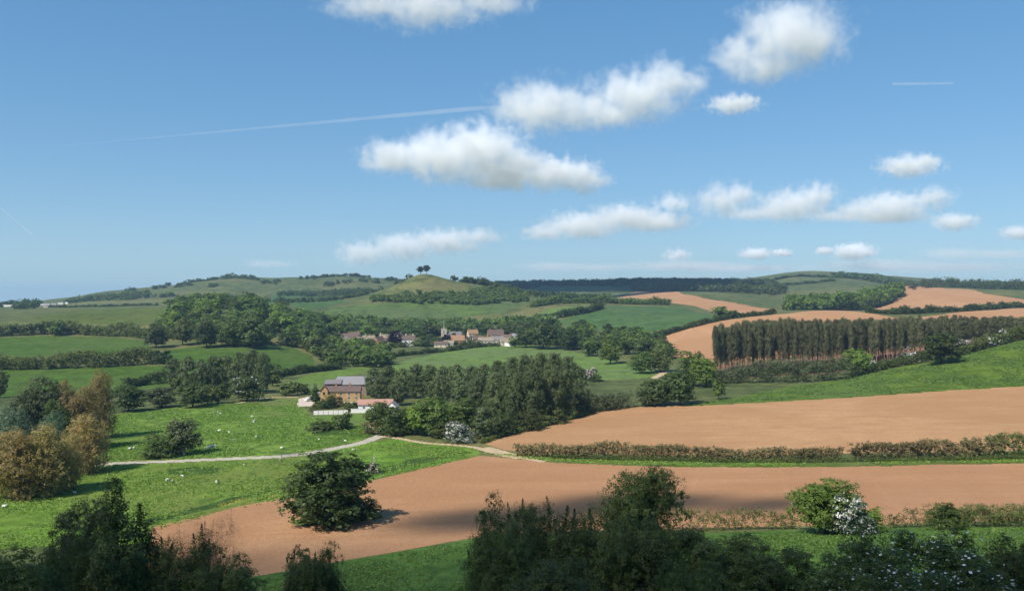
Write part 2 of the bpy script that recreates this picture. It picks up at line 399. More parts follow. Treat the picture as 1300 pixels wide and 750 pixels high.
def trunk_arrays(kind, seed, C):
    prof, z0, tr, *_ = KIND[kind]; r = np.random.default_rng(seed+5); Vs = []; Qs = []; o = 0
    top = 0.92 if kind in ('larch', 'poplar', 'pine', 'conifer', 'spiky') else 0.6
    zs = np.linspace(-0.03, top, 7)
    wx = np.cumsum(r.normal(size=7))*0.008; wy = np.cumsum(r.normal(size=7))*0.008
    path = np.stack([wx-wx[0], wy-wy[0], zs], 1); rads = tr*(1.25-zs/top)*np.array([1.35, 1.05, 1, .9, .8, .65, .4])
    parts = [tube(path, rads, 7)]
    limbs = {'larch': 0, 'conifer': 0}.get(kind, 9 if kind == 'oak' else 6)
    for q in range(limbs):
        c = C[r.integers(0, len(C))]; st = path[r.integers(2, 5)]
        mid = (st+c)*0.5+np.array([0, 0, -0.02])+r.normal(size=3)*0.015
        parts.append(tube([st, mid, c], [tr*0.5, tr*0.32, tr*0.12], 5))
    for v, f in parts:
        Vs.append(v); Qs.append(f+o); o += len(v)
    return np.concatenate(Vs), np.concatenate(Qs)
_proto = {}
def proto(kind, lod, seed):
    key = (kind, lod, seed)
    if key not in _proto:
        V, Q, tint, C, RR = crown_arrays(kind, lod, seed)
        tv, tq = trunk_arrays(kind, seed, C)
        bark = BARKR if kind == 'larch' else BARK
        if lod >= 3 and kind != 'larch' or lod >= 4:              # too small to show parts: one mesh
            me = mesh_np('tree_small', np.concatenate([V, tv]), np.concatenate([Q, tq+len(V)]), [LEAF['mid'], bark],
                         np.concatenate([tint, np.zeros(len(tq))]), np.r_[np.zeros(len(Q), int), np.ones(len(tq), int)])
            _proto[key] = (me, None, None)
        else:
            r = np.random.default_rng(seed+77); nb = {0: 1100, 1: 500, 2: 160}.get(lod, 60)
            j = r.integers(0, len(C), nb); d = unit(r.normal(size=(nb, 3))); d[:, 2] = np.abs(d[:, 2])*0.9+0.1; d = unit(d)
            P = C[j]+RR[j]*d*1.05
            bv, bq = leaf_quads(P, d*0.3+np.array([0, -0.15, 1.0])+0.25*r.normal(size=(nb, 3)), LOD[lod][2]*(1.9 if lod == 0 else 1.35)*(0.6+0.8*r.random(nb)), r, 0.9)
            _proto[key] = (mesh_np('crown', V, Q, [LEAF['mid']], tint), mesh_np('trunk', tv, tq, [bark], smooth=True),
                           mesh_np('blossom', bv, bq, [LEAF['white']], r.random(len(bq))))
    return _proto[key]
COUNT = {}
def place_tree(name, loc, H, W, kind, leaf, label, cat='tree', group=None, hpx=50, seed=None, blossom=None, sink=0.0, rz=None):
    lod = 0 if hpx > 120 else 1 if hpx > 52 else 2 if hpx > 24 else 3 if hpx > 9 else 4
    seed = random.randint(1, {0: 2, 1: 3, 2: 4, 3: 5, 4: 4}[lod]) if seed is None else seed
    a, b, c = proto(kind, lod, seed)
    loc = (loc[0], loc[1], loc[2]-sink); rz = random.random()*6.28 if rz is None else rz
    sc = (W*random.uniform(.96, 1.04), W*random.uniform(.9, 1.1), H)
    if b is None:
        o = link(name, a); o.location = loc; o.scale = sc; o.rotation_euler = (0, 0, rz)
        o.material_slots[0].link = 'OBJECT'; o.material_slots[0].material = LEAF[leaf]
        root = o
    else:
        root = empty(name, loc, rz); root.scale = sc
        k = link('crown', a, root); k.material_slots[0].link = 'OBJECT'; k.material_slots[0].material = LEAF[leaf]
        link('trunk', b, root)
        if blossom:
            k = link('blossom', c, root); k.material_slots[0].link = 'OBJECT'; k.material_slots[0].material = LEAF[blossom]
    COUNT[name] = COUNT.get(name, 0)+1
    return tag(root, label, cat, group)
def tree(px, top, base, w, kind, leaf, label, name='broadleaf_tree', cat='tree', group=None, D=None, **kw):
    """a tree surveyed by its column, its top, its foot (or depth) and its width in the photo"""
    if D is None: D = hit(px, base)
    g = ground(px, D); yb = HY+F*(EYE-g[2])/D
    H = (yb-top)/F*D; W = w/F*D
    return place_tree(name, g, H, W, kind, leaf, label, cat, group, hpx=yb-top, **kw)

def scatter_points(poly, n, mind, r):
    """random ground points in a world polygon, not closer than mind"""
    P = np.array([pt(p)[:2] for p in poly]); lo, hi = P.min(0), P.max(0); out = []
    tries = 0
    while len(out) < n and tries < n*60:
        tries += 1
        q = lo+(hi-lo)*r.random(2)
        if not inside(P, q[None])[0]: continue
        if out and np.min(np.hypot(*(np.array(out)-q).T)) < mind: continue
        out.append(q)
    return out
def inside(P, Qp):
    x, y = Qp[:, 0], Qp[:, 1]; c = np.zeros(len(Qp), bool); j = len(P)-1
    for i in range(len(P)):
        yi, yj = P[i, 1], P[j, 1]
        if yi != yj:
            c ^= ((yi > y) != (yj > y)) & (x < (P[j, 0]-P[i, 0])*(y-yi)/(yj-yi)+P[i, 0])
        j = i
    return c
def wood(poly, n, mind, H, W, kinds, leaves, label, group, name='broadleaf_tree', cat='tree', seed=1):
    r = np.random.default_rng(seed); got = scatter_points(poly, n, mind, r)
    for q in got:
        h = H*r.uniform(0.72, 1.25); wd = W*r.uniform(0.75, 1.3); z = float(gz(q[0], q[1]))
        place_tree(name, (q[0], q[1], z), h, wd, kinds[r.integers(0, len(kinds))], leaves[r.integers(0, len(leaves))], label, cat, group, hpx=h*F/q[1], sink=0.3)
    return got
def mass(name, poly, n, mind, H, W, leaf, label, cat, per=130, lobes=6, seed=1, flat=0.8):
    """a far wood that reads as one mass"""
    r = np.random.default_rng(seed); got = np.array(scatter_points(poly, n, mind, r)); k = len(got)
    z = gz(got[:, 0], got[:, 1])
    h = H*r.uniform(0.6, 1.2, k); w = W*r.uniform(0.8, 1.2, k)
    idx = np.repeat(np.arange(k), lobes); m = len(idx)
    th = r.random(m)*6.28; rho = np.sqrt(r.random(m))*0.33; t = r.random(m)
    C = np.stack([got[idx, 0]+w[idx]*rho*np.cos(th), got[idx, 1]+w[idx]*rho*np.sin(th), z[idx]+h[idx]*(0.25+0.55*t)], 1)
    rad = w[idx]*(0.2+0.14*r.random(m)); RR = np.stack([rad, rad, rad*flat], 1)
    tt = np.repeat(r.random(k), lobes)
    P, Nn, S, tint = lobes_leaves(C, RR, per//lobes, W*0.17, r, np.clip(0.7*tt+0.3*r.random(m), 0, 1))
    V, Q = leaf_quads(P, Nn, S, r, 0.8)
    o = link(name, mesh_np(name, V, Q, [LEAF[leaf]], tint))
    return tag(o, label, cat, None, 'stuff')
def hedge(path, height, width, leaf, label, cat='hedge', name='hedge', seed=1, gap=0.0, dens=1.6, ragged=0.3, px_leaf=1.45, group=None, sink=0.1):
    r = np.random.default_rng(seed)
    W = [pt(p) for p in path]; pts = []
    for a, b in zip(W[:-1], W[1:]):
        L = np.hypot(*(b-a)[:2]); n = max(1, int(L/(height*0.16)))
        for q in range(n): pts.append((a+(b-a)*q/n)[:2])
    pts = np.array(pts); n = len(pts)
    s = np.arange(n)*height*0.16
    hh = height*(1.05+ragged*0.8*(0.6*np.sin(s/height*0.55+r.random()*6)+0.5*np.sin(s/height*1.3+r.random()*6)*1+0.55*(r.random(n)-0.5)))
    if gap > 0:
        g = np.sin(s/height*0.9+r.random()*6)+np.sin(s/height*2.3+r.random()*6)*0.7+r.normal(size=n)*0.5
        keep = g > np.quantile(g, gap); pts, hh = pts[keep], hh[keep]; n = len(pts)
    m = 9; idx = np.repeat(np.arange(n), m); k = len(idx)
    off = r.normal(size=(k, 2))*width*0.25
    z = gz(pts[:, 0], pts[:, 1])[idx]
    t = r.random(k)**0.8
    rad = np.minimum(height, width)*0.25*(0.7+0.6*r.random(k))
    C = np.stack([pts[idx, 0]+off[:, 0], pts[idx, 1]+off[:, 1], z-sink+np.clip(hh[idx]*t-rad*0.6, rad*0.2, None)], 1)
    RR = np.stack([rad, rad, rad*1.1], 1)
    Dm = np.median(pts[:, 1]); leafs = px_leaf/F*Dm
    area = 2*(height+width)*height*0.16*n
    per = int(np.clip(dens*2.2*area/(0.65*leafs**2)/k, 3, 60))
    lt = np.clip(0.5+0.35*np.sin(s[:n][idx]/height*0.35)+0.5*(r.random(k)-0.5), 0, 1)
    P, Nn, S, tint = lobes_leaves(C, RR, per, leafs, r, lt, low=-0.4)
    V, Q = leaf_quads(P, Nn, S, r, 0.65)
    o0 = pts.mean(0); org = np.array([o0[0], o0[1], float(gz(o0[0], o0[1]))])
    o = link(name, mesh_np(name, V-org, Q, [LEAF[leaf]], tint)); o.location = org
    return tag(o, label, cat, group)

# ------------------------------------------------------------------ ground sheet, cut into its fields
_pxs = np.concatenate([np.linspace(-1600, -160, 60)[:-1], np.arange(-160, 1462, 1.7), np.linspace(1462, 2900, 60)[1:]])
_ld = [math.log(2.0)]
while _ld[-1] < math.log(14000):
    D = math.exp(_ld[-1])
    st = 0.03 if D < 105 else 0.7*D/(F*46) if D < 560 else 0.0052 if D < 2700 else 0.02
    _ld.append(_ld[-1]+st)
_lds = np.array(_ld); NR, NC = len(_lds), len(_pxs)
_Dg = np.exp(_lds)[:, None]*np.ones((1, NC)); _Pg = np.ones((NR, 1))*_pxs[None, :]
TX = (_Pg-CX)/F*_Dg; TY = _Dg; TZ = EYE-drop(_Pg, _Dg)
# clods and tussocks real enough to catch the light
_r = np.random.default_rng(3)
TZ = TZ+_r.normal(size=TZ.shape)*np.where((_Dg > 100) & (_Dg < 600), 0.035, 0.0)
fx = 0.25*(TX[:-1, :-1]+TX[1:, :-1]+TX[:-1, 1:]+TX[1:, 1:]); fy = 0.25*(TY[:-1, :-1]+TY[1:, :-1]+TY[:-1, 1:]+TY[1:, 1:])
FID = np.zeros(fx.shape, np.int16)
FIELDS = [('hillside', 'rough green hillside pasture and hedge banks of the valley', 'hillside', grass_mat('hill_grass', (0.100, 0.130, 0.042), s=0.35, mott=0.85))]
def ragged(P, amp):
    """densify a world outline and let it wander a little, as a field margin does"""
    out = []; n = len(P); r = np.random.default_rng(n)
    for i in range(n):
        a, b = P[i], P[(i+1) % n]; L = np.hypot(*(b-a)); k = int(np.clip(L/6, 1, 60)); nv = np.array([-(b-a)[1], (b-a)[0]])/(L+1e-9)
        for q in range(k): out.append(a+(b-a)*q/k+nv*amp*r.normal()*(q > 0))
    return np.array(out)
def paint(P, idx):
    lo, hi = P.min(0), P.max(0)
    m = (fx >= lo[0]) & (fx <= hi[0]) & (fy >= lo[1]) & (fy <= hi[1])
    ii = np.nonzero(m)
    if len(ii[0]) == 0: return
    ins = inside(P, np.stack([fx[ii], fy[ii]], 1))
    FID[ii[0][ins], ii[1][ins]] = idx
def field(name, poly, mat, label, cat, amp=0.25, more=()):
    FIELDS.append((name, label, cat, mat)); idx = len(FIELDS)-1
    for pl in (poly,)+tuple(more): paint(ragged(np.array([pt(p)[:2] for p in pl]), amp), idx)
def ribbon(pts, w):
    """outline of a lane of width w (metres) along photo points"""
    P = np.array([pt(p)[:2] for p in pts]); Q = []
    for i in range(len(P)-1):
        for t in np.linspace(0, 1, 8, endpoint=False):
            p0 = P[max(i-1, 0)]; p1 = P[i]; p2 = P[i+1]; p3 = P[min(i+2, len(P)-1)]
            Q.append(0.5*((2*p1)+(p2-p0)*t+(2*p0-5*p1+4*p2-p3)*t*t+(3*p1-p0-3*p2+p3)*t**3))
    Q.append(P[-1]); Q = np.array(Q); d = np.gradient(Q, axis=0); d /= np.linalg.norm(d, axis=1, keepdims=True); nv = np.stack([-d[:, 1], d[:, 0]], 1)
    ws = np.asarray(w, float)*np.ones(len(Q))
    return np.concatenate([Q+nv*ws[:, None]/2, (Q-nv*ws[:, None]/2)[::-1]])
def lane(name, runs, mat, label, cat):
    FIELDS.append((name, label, cat, mat)); idx = len(FIELDS)-1
    for pts, w in runs: paint(ribbon(pts, w), idx)

SOIL = (0.39, 0.225, 0.135)
soil_near = soil_mat('red_brown_tilth_near', (0.385, 0.218, 0.112), 0.25, 0.5)
soil_mid = soil_mat('red_brown_tilth_mid', (0.400, 0.235, 0.116), 1.35, 0.35)
soil_far = soil_mat('red_brown_tilth_far', (0.418, 0.242, 0.122), 1.2, 0.12, 2)
g_bright = grass_mat('meadow_turf_bright', (0.120, 0.240, 0.026), (0.17, 0.20, 0.045), 1.0, 0.85)
g_rough = grass_mat('meadow_turf_rough', (0.125, 0.220, 0.032), (0.165, 0.18, 0.052), 1.2, 1.0)
g_lane = grass_mat('headland_turf', (0.083, 0.144, 0.019), (0.15, 0.17, 0.05), 1.6, 0.8)
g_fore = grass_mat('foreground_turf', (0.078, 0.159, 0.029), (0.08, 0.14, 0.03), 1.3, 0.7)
g_slope = grass_mat('slope_turf', (0.094, 0.154, 0.018), (0.11, 0.17, 0.035), 0.8, 0.7)
g_crop = grass_mat('young_crop_green', (0.147, 0.229, 0.050), (0.155, 0.20, 0.075), 0.5, 0.3, rows=(0.5, 0.22, 0.18))
g_crop2 = grass_mat('young_crop_bluish', (0.074, 0.143, 0.037), (0.105, 0.155, 0.055), 0.35, 0.6, rows=(0.9, 0.12, 0.2))
g_left = grass_mat('pasture_mid_green', (0.068, 0.132, 0.015), (0.10, 0.145, 0.03), 0.7, 0.6)
g_yel = grass_mat('pasture_yellow_green', (0.094, 0.132, 0.021), (0.12, 0.14, 0.04), 0.4, 0.6)
g_far = grass_mat('far_pasture', (0.098, 0.158, 0.036), (0.11, 0.135, 0.055), 0.3, 0.6)
g_lawn = grass_mat('mown_lawn', (0.132, 0.210, 0.036), (0.15, 0.19, 0.06), 1.0, 0.3)
gravel = plain_mat('pale_lane_gravel', (0.42, 0.37, 0.29), 0.95, 0.25, 0.25)
sandy = plain_mat('sandy_track_dirt', (0.46, 0.34, 0.21), 0.95, 0.25, 0.3)
conc = plain_mat('pinkish_yard_concrete', (0.55, 0.45, 0.37), 0.9, 0.2, 0.2)
litter_m = plain_mat('plantation_leaf_litter', (0.24, 0.13, 0.075), 0.95, 0.4, 0.3)

g_olive = grass_mat('olive_hill_turf', (0.130, 0.145, 0.045), (0.19, 0.165, 0.07), 0.35, 0.9)
g_rush = grass_mat('rushy_dark_turf', (0.05, 0.10, 0.018), (0.06, 0.11, 0.02), 2.0, 0.8)
# near to far; later paint lies over earlier
field('meadow', [(-160, 700), (190, 690), (300, 645), (380, 628), (480, 607), (560, 589), (612, 577), (600, 568), (500, 557), (440, 566), (370, 580), (250, 586), (130, 591), (-160, 596)], g_bright,
      'bright green tussocky meadow between the white lane and the brown field', 'meadow')
field('pasture', [(60, 591), (130, 589), (250, 584), (370, 578), (440, 564), (492, 549), (500, 543), (440, 532), (395, 528), (380, 505), (280, 511), (150, 525), (60, 535)], g_rough,
      'rough sheep pasture in front of the row of round trees', 'pasture')
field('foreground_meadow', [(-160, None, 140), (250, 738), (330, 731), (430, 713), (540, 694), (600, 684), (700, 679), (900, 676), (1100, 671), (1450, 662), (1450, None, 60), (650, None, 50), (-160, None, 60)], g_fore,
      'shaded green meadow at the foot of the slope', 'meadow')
field('ploughed_field', [(185, 694), (195, 668), (250, 656), (300, 643), (370, 629), (480, 608), (560, 589), (610, 578), (640, 581), (700, 587), (800, 591), (950, 593), (1100, 592), (1300, 588), (1450, 585),
      (1450, 655), (1300, 660), (1100, 666), (900, 671), (700, 673), (600, 682), (540, 693), (430, 712), (330, 730), (250, 736), (175, 735)], soil_near,
      'large bare brown field around the lone oak', 'ploughed field')
field('grass_island', [(366, 662), (378, 667), (420, 667), (455, 662), (487, 656), (482, 651), (450, 650), (400, 654)], g_lane, 'oval patch of grass left unploughed under the lone oak', 'grass patch', 0.15)
field('headland', [(606, 572), (640, 574), (700, 577), (800, 578), (950, 581), (1100, 580), (1300, 574), (1450, 570), (1450, 585), (1300, 588), (1100, 592), (950, 593), (800, 591), (700, 587), (650, 582)], g_lane,
      'grass headland beneath the trimmed brown hedge', 'field margin')
field('ploughed_field', [(612, 562), (640, 551), (700, 537), (760, 522), (800, 517), (890, 515), (1000, 509), (1100, 503), (1200, 496), (1300, 490), (1450, 480), (1450, 568), (1300, 571), (1200, 574), (1000, 577), (800, 576), (690, 575), (640, 571)],
      soil_mid, 'brown ploughed field above the trimmed brown hedge', 'ploughed field')
field('pasture', [(860, 514.5), (890, 513), (950, 501), (1000, 491), (1100, 473), (1180, 460), (1230, 446), (1300, 431), (1450, None, 470), (1450, 480), (1300, 490), (1200, 496), (1100, 503), (1000, 509), (890, 515)], g_slope,
      'smooth green slope rising to the right above the brown field', 'pasture')
field('plantation_floor', [(880, None, 520), (1050, None, 500), (1200, None, 540), (1450, None, 540), (1450, None, 700), (1200, None, 660), (1050, None, 620), (900, None, 600)], litter_m,
      'brown leaf litter under the rows of thin trees', 'woodland floor')
field('ploughed_field', [(812, 438), (840, 425), (880, 413), (930, 405), (1000, 398), (1060, 394), (1100, 397), (1150, 406), (1260, None, 790), (1260, None, 700), (1100, None, 635), (905, None, 608), (868, 455), (830, 452)], soil_far,
      'domed brown field behind the tall plantation', 'ploughed field', 0.6)
field('ploughed_field', [(1163, 403), (1210, 397), (1300, 391), (1450, 387), (1450, 412), (1300, 409), (1170, 409)], soil_far, 'narrow brown field above the right end of the plantation', 'ploughed field', 0.6)
field('ploughed_field', [(1100, 392), (1130, 385), (1145, 376), (1147, 361), (1160, 361), (1200, 366), (1250, 373), (1300, 380), (1420, 388), (1300, 386), (1250, 386), (1200, 392), (1150, 396)], soil_far,
      'brown hillside field beside the fresh green wood', 'ploughed field', 0.8)
field('ploughed_field', [(782, 378), (800, 372), (825, 367), (850, 368), (870, 374), (900, 380), (940, 386), (985, 393), (965, 397), (930, 399), (900, 394), (880, 388), (850, 384), (820, 380)], soil_far,
      'long brown field on the distant slope under the dark wood', 'ploughed field', 1.0)
field('ploughed_field', [(876, 359), (884, 355), (893, 353.5), (903, 356), (906, 359.5)], soil_far, 'small pale field on the skyline', 'ploughed field', 1.0)
field('crop_field', [(486, 470), (500, 463), (520, 456), (560, 447), (600, 441), (640, 437), (700, 441), (740, 449), (790, 461), (838, 473), (836, 478), (780, 482), (745, 483), (735, None, 470), (480, None, 490)], g_crop,
      'smooth pale green field between the village and the poplars', 'crop field', 0.4)
field('crop_field', [(703, 410), (735, 400), (770, 389), (830, 388), (870, 391), (922, 405), (880, 412), (850, 418), (815, 425), (780, 420), (735, 417)], g_crop2,
      'bluish green crop field below the long brown field', 'crop field', 0.6)
field('crop_field', [(680, 399), (700, 392), (730, 389), (757, 390), (740, 396), (712, 402), (690, 405)], g_crop, 'small light green field beside the hedged lane', 'crop field', 0.6)
field('pasture', [(395, 402), (420, 392), (450, 388), (500, 384), (560, 384), (600, 386), (625, 382), (640, 379), (676, 379), (668, 386), (640, 396), (590, 402), (500, 404)], g_far, 'green fields at the foot of the conical hill', 'pasture', 0.8)
field('pasture', [(332, 384), (350, 374), (380, 371), (425, 376), (440, 382), (410, 391), (380, 394)], g_crop2, 'rounded light green field below the long ridge', 'pasture', 0.8)
field('pasture', [(208, 445), (260, 438), (330, 437), (372, 441), (396, 452), (402, 462), (340, 482), (250, 492), (214, 470)], g_left, 'green field under the wooded knoll', 'pasture', 0.4)
field('pasture', [(-160, 428), (0, 429), (60, 426), (150, 428), (185, 434), (196, 447), (130, 452), (60, 453), (-160, 455)], g_left, 'green field between the two left hedges', 'pasture', 0.4)
field('pasture', [(-160, 469), (60, 468), (215, 464), (222, 490), (150, 498), (0, 505), (-160, 505)], g_left, 'strip of green field below the left hedges', 'pasture', 0.4)
field('pasture', [(40, 409), (60, 398), (100, 393), (160, 391), (240, 391), (250, 402), (220, 412), (120, 411)], g_yel, 'yellow green rough field on the left rise', 'pasture', 0.6)
field('pasture', [(362, 486), (400, 474), (470, 464), (480, 468), (440, 478), (425, 490), (392, 499)], g_lawn, 'light green paddock above the farm', 'pasture', 0.3)
field('lawn', [(398, 543), (397, 528), (440, 526), (486, 522), (478, 534), (440, 541)], g_lawn, 'mown lawn in front of the white panel fence', 'lawn', 0.2)
field('lawn', [(428, 503), (455, 503), (455, 516), (428, 517)], g_lawn, 'small garden lawn before the stone farmhouse', 'lawn', 0.1)
field('yard', [(377, 516), (379, 506), (392, 503), (412, 493), (420, 493), (400, 505), (399, 515)], conc, 'pale concrete farmyard beside the parked car', 'yard', 0.1)
field('pasture', [(470, 380), (490, 369), (505, 358), (520, 352), (538, 349), (560, 353), (585, 361), (600, None, 1470), (600, None, 1340), (540, None, 1310), (490, None, 1320)], g_olive, 'olive turf on the upper flanks of the conical hill', 'pasture', 1.5)
field('bare_scar', [(494, None, 2330), (512, None, 2320), (512, None, 2280), (503, None, 2270), (494, None, 2290)], sandy, 'pale bare scar on the ridge just left of the conical hill', 'bare ground', 1.0, ([(462, None, 2300), (468, None, 2300), (468, None, 2270), (462, None, 2270)],))
field('rushes', [(180, 660), (230, 648), (290, 632), (345, 617), (350, 621), (300, 636), (240, 652), (185, 668)], g_rush, 'dark rushy ditch line across the bright meadow', 'rushes', 0.5,
      ([(212, 596), (250, 592), (280, 593), (276, 600), (240, 604), (216, 603)], [(395, 545), (440, 546), (500, 548), (470, 556), (430, 552), (395, 553)], [(460, 600), (520, 583), (590, 572), (600, 574), (530, 590), (470, 606)], [(320, 556), (336, 553), (341, 556), (328, 559)], [(185, 534), (205, 529), (215, 524), (200, 527)]))
lane('lane', [([(-40, 600), (60, 595), (130, 589), (250, 584), (370, 578), (430, 568), (465, 560), (492, 549), (508, 544)], 4.2)], gravel, 'pale gravel lane running across the meadow', 'lane')
lane('farm_track', [([(484, 553), (510, 557), (540, 562), (590, 566), (620, 571), (650, 578), (690, 586)], 2.6), ([(612, 568), (640, 576), (665, 581)], 6.0), ([(830, 480), (845, 472), (856, 470)], 4.5), ([(300, 512), (340, 505), (380, 504)], 2.0)], sandy,
     'sandy track from the lane to the brown field corner', 'track')

def build_ground():
    base = (np.arange(NR-1)[:, None]*NC+np.arange(NC-1)[None, :])
    quads = np.stack([base, base+1, base+NC+1, base+NC], -1)
    V = np.stack([TX, TY, TZ], -1).reshape(-1, 3)
    nf = FID.copy()
    for idx, (name, label, cat, mat) in enumerate(FIELDS):
        q = quads[nf == idx]
        if len(q) == 0: print('EMPTY FIELD', label); continue
        u, inv = np.unique(q, return_inverse=True)
        o = link(name, mesh_np(name, V[u], inv.reshape(-1, 4), [mat], smooth=True))
        tag(o, label, cat, None, 'structure')
build_ground()
print('ground', NR, NC, round(time.time()-T0, 1))

# ------------------------------------------------------------------ near slope: trees and bushes below the viewpoint
tree(150, 612, 0, 175, 'spiky', 'deep', 'dark pointed tree rising above the left foreground bushes', D=62, cat='tree', seed=1)
tree(108, 636, 0, 84, 'bush', 'grey', 'grey green rounded bush behind the dark pointed tree', name='bush', cat='bush', D=105)
tree(22, 700, 0, 150, 'bush', 'dark', 'dark bush filling the bottom left corner', name='bush', cat='bush', D=56, seed=2)
tree(85, 690, 0, 90, 'shoots', 'dark', 'dark bush with reddish tips left of the pointed tree', name='bush', cat='bush', D=60)
tree(235, 682, 0, 120, 'shoots', 'deep', 'dark green bush right of the pointed tree', name='bush', cat='bush', D=63)
tree(258, 655, 0, 105, 'twiggy', 'twig', 'bare shrub of purplish grey twigs against the brown field', name='bare_shrub', cat='shrub', D=66)
tree(285, 712, 0, 100, 'bush', 'deep', 'low dark bush under the bare purplish shrub', name='bush', cat='bush', D=61, seed=1)
tree(398, 693, 0, 96, 'shoots', 'deep', 'small dark bush alone at the bottom left of the middle', name='bush', cat='bush', D=74)
tree(378, 694, 0, 40, 'bush', 'deep', 'little rounded bush leaning on the small dark bush', name='bush', cat='bush', D=80)
tree(648, 634, 0, 110, 'shoots', 'dark', 'bush with a fresh green sunlit top beside the brown field', name='bush', cat='bush', D=92)
tree(700, 650, 0, 150, 'shoots', 'deep', 'tall dark bush with upright shoots in the middle foreground', name='bush', cat='bush', D=80)
tree(640, 668, 0, 110, 'shoots', 'deep', 'dark bush at the left end of the middle foreground thicket', name='bush', cat='bush', D=75)
tree(815, 595, 0, 116, 'tree', 'hedgeg', 'tall domed tree with a sunlit top standing over the dark thicket', D=97)
tree(765, 652, 0, 130, 'shoots', 'deep', 'dark bush left of the tall domed tree', name='bush', cat='bush', D=78)
tree(845, 664, 0, 130, 'bush', 'deep', 'dark bush at the foot of the tall domed tree', name='bush', cat='bush', D=76)
tree(915, 676, 0, 150, 'bush', 'deep', 'broad dark bush right of the tall domed tree', name='bush', cat='bush', D=74)
tree(985, 692, 0, 130, 'bush', 'deep', 'dark bush sloping down at the right end of the thicket', name='bush', cat='bush', D=70)
tree(880, 712, 0, 120, 'shoots', 'dark', 'low nettle green bush in front of the broad dark bush', name='bush', cat='bush', D=58)
tree(700, 712, 0, 150, 'bush', 'deep', 'low dark bush at the bottom middle edge', name='bush', cat='bush', D=57)
tree(1118, 676, 0, 150, 'bush', 'dark', 'elder bush thick with flat white flower heads', name='elder_bush', cat='elder bush', D=57, blossom='white', seed=1)
tree(1215, 680, 0, 150, 'bush', 'dark', 'right hand elder bush dotted with white flower heads', name='elder_bush', cat='elder bush', D=56, blossom='white', seed=2)
tree(1080, 712, 0, 110, 'bush', 'dark', 'low elder bush with white flowers at the bottom edge', name='elder_bush', cat='elder bush', D=52, blossom='white', seed=1)
tree(1290, 682, 0, 120, 'bush', 'deep', 'dark flowerless bush in the bottom right corner', name='bush', cat='bush', D=62)
tree(1165, 722, 0, 130, 'bush', 'dark', 'lowest elder bush between the other flowering elders', name='elder_bush', cat='elder bush', D=50, blossom='white', seed=2)
# hedge between the slope meadow and the brown field, with its trees
hedge([(850, 673), (930, 672), (1010, 671)], 3.3, 2.0, 'hedgeg', 'gappy hedge of young trees left of the white hawthorn', seed=3, gap=0.18, dens=0.7, ragged=0.5)
hedge([(1105, 670), (1150, 669), (1185, 669)], 3.0, 1.8, 'hedgeg', 'thin gappy hedge right of the white hawthorn', seed=4, gap=0.35, dens=0.6, ragged=0.6)
hedge([(1180, 668), (1240, 668), (1310, 667), (1400, 665)], 3.6, 3.5, 'hedgeg', 'thick leafy hedge at the right end of the slope meadow', seed=5)
tree(1200, 640, 672, 46, 'bush', 'mid', 'rounded green bush at the start of the thick leafy hedge', name='bush', cat='bush')
tree(1048, 606, 676, 92, 'tree', 'light', 'bright yellow green maple in the gappy hedge', name='maple_tree')
tree(1083, 628, 678, 52, 'bush', 'may', 'hawthorn bush covered in white blossom beside the bright maple', name='hawthorn', cat='hawthorn')
tree(1102, 640, 676, 40, 'bush', 'light', 'small fresh green bush behind the white hawthorn', name='bush', cat='bush')
# the lone oak
tree(420, 573, 664, 124, 'oak', 'dark', 'lone spreading oak in the brown field', name='oak_tree', seed=1)
tree(462, 628, 657, 40, 'bush', 'dark', 'low skirt of foliage under the right side of the lone oak', name='bush', cat='bush')
tree(472, 580, 600, 16, 'bush', 'maypink', 'small pale dead looking bush behind the lone oak', name='bush', cat='bush')
# hedge between the two brown fields
hedge([(658, 578), (700, 580), (760, 581), (800, 581), (880, 583)], 4.0, 3.0, 'hedge', 'left stretch of the trimmed brown hedge, ragged topped', seed=7, ragged=0.3)
hedge([(880, 583), (950, 584), (1000, 584)], 3.6, 3.0, 'hedge', 'middle stretch of the trimmed brown hedge', seed=8, ragged=0.2)
hedge([(1005, 583.5), (1066, 582.5)], 3.4, 3.0, 'hedge', 'short stretch of brown hedge before the gap', seed=9, ragged=0.2)
hedge([(1084, 582), (1130, 581.5), (1176, 580.5)], 4.2, 3.0, 'hedge', 'brown hedge just right of the gap', seed=10, ragged=0.2)
hedge([(1176, 580.5), (1215, 580), (1255, 579)], 4.6, 3.4, 'hedge', 'tall reddish brown stretch of hedge', seed=11, ragged=0.25)
hedge([(1255, 579), (1310, 577), (1400, 574)], 5.5, 4.0, 'hedgeg', 'green leafy stretch at the right end of the brown hedge', seed=12, ragged=0.3)
hedge([(700, 581.5), (850, 585), (1000, 587), (1150, 585), (1300, 582), (1400, 579)], 1.1, 2.2, 'hedgeg', 'low green bank of weeds under the trimmed brown hedge', 'hedge bank', 'hedge_bank', 13, dens=1.0)
# meadow bushes
tree(206, 548, 580, 44, 'bush', 'dark', 'dark rounded half of the bush clump in the sheep pasture', name='bush', cat='bush')
tree(234, 531, 577, 46, 'tree', 'grey', 'taller brownish half of the bush clump in the sheep pasture', name='bush', cat='bush')
tree(433, 523, 544, 30, 'bush', 'dark', 'single round bush on the lawn edge below the white fence', name='bush', cat='bush')
tree(404, 532, 546, 40, 'bush', 'hedgeg', 'low nettle patch left of the single round bush', name='bush', cat='bush')
tree(486, 511, 549, 52, 'bush', 'mid', 'green tree overhanging the pink roofed outbuilding', cat='tree')
tree(474, 530, 550, 30, 'bush', 'hedge', 'reddish scrub below the pink roofed outbuilding', name='bush', cat='bush')
tree(505, 515, 552, 40, 'bush', 'dark', 'dark bush where the lane meets the track', name='bush', cat='bush')
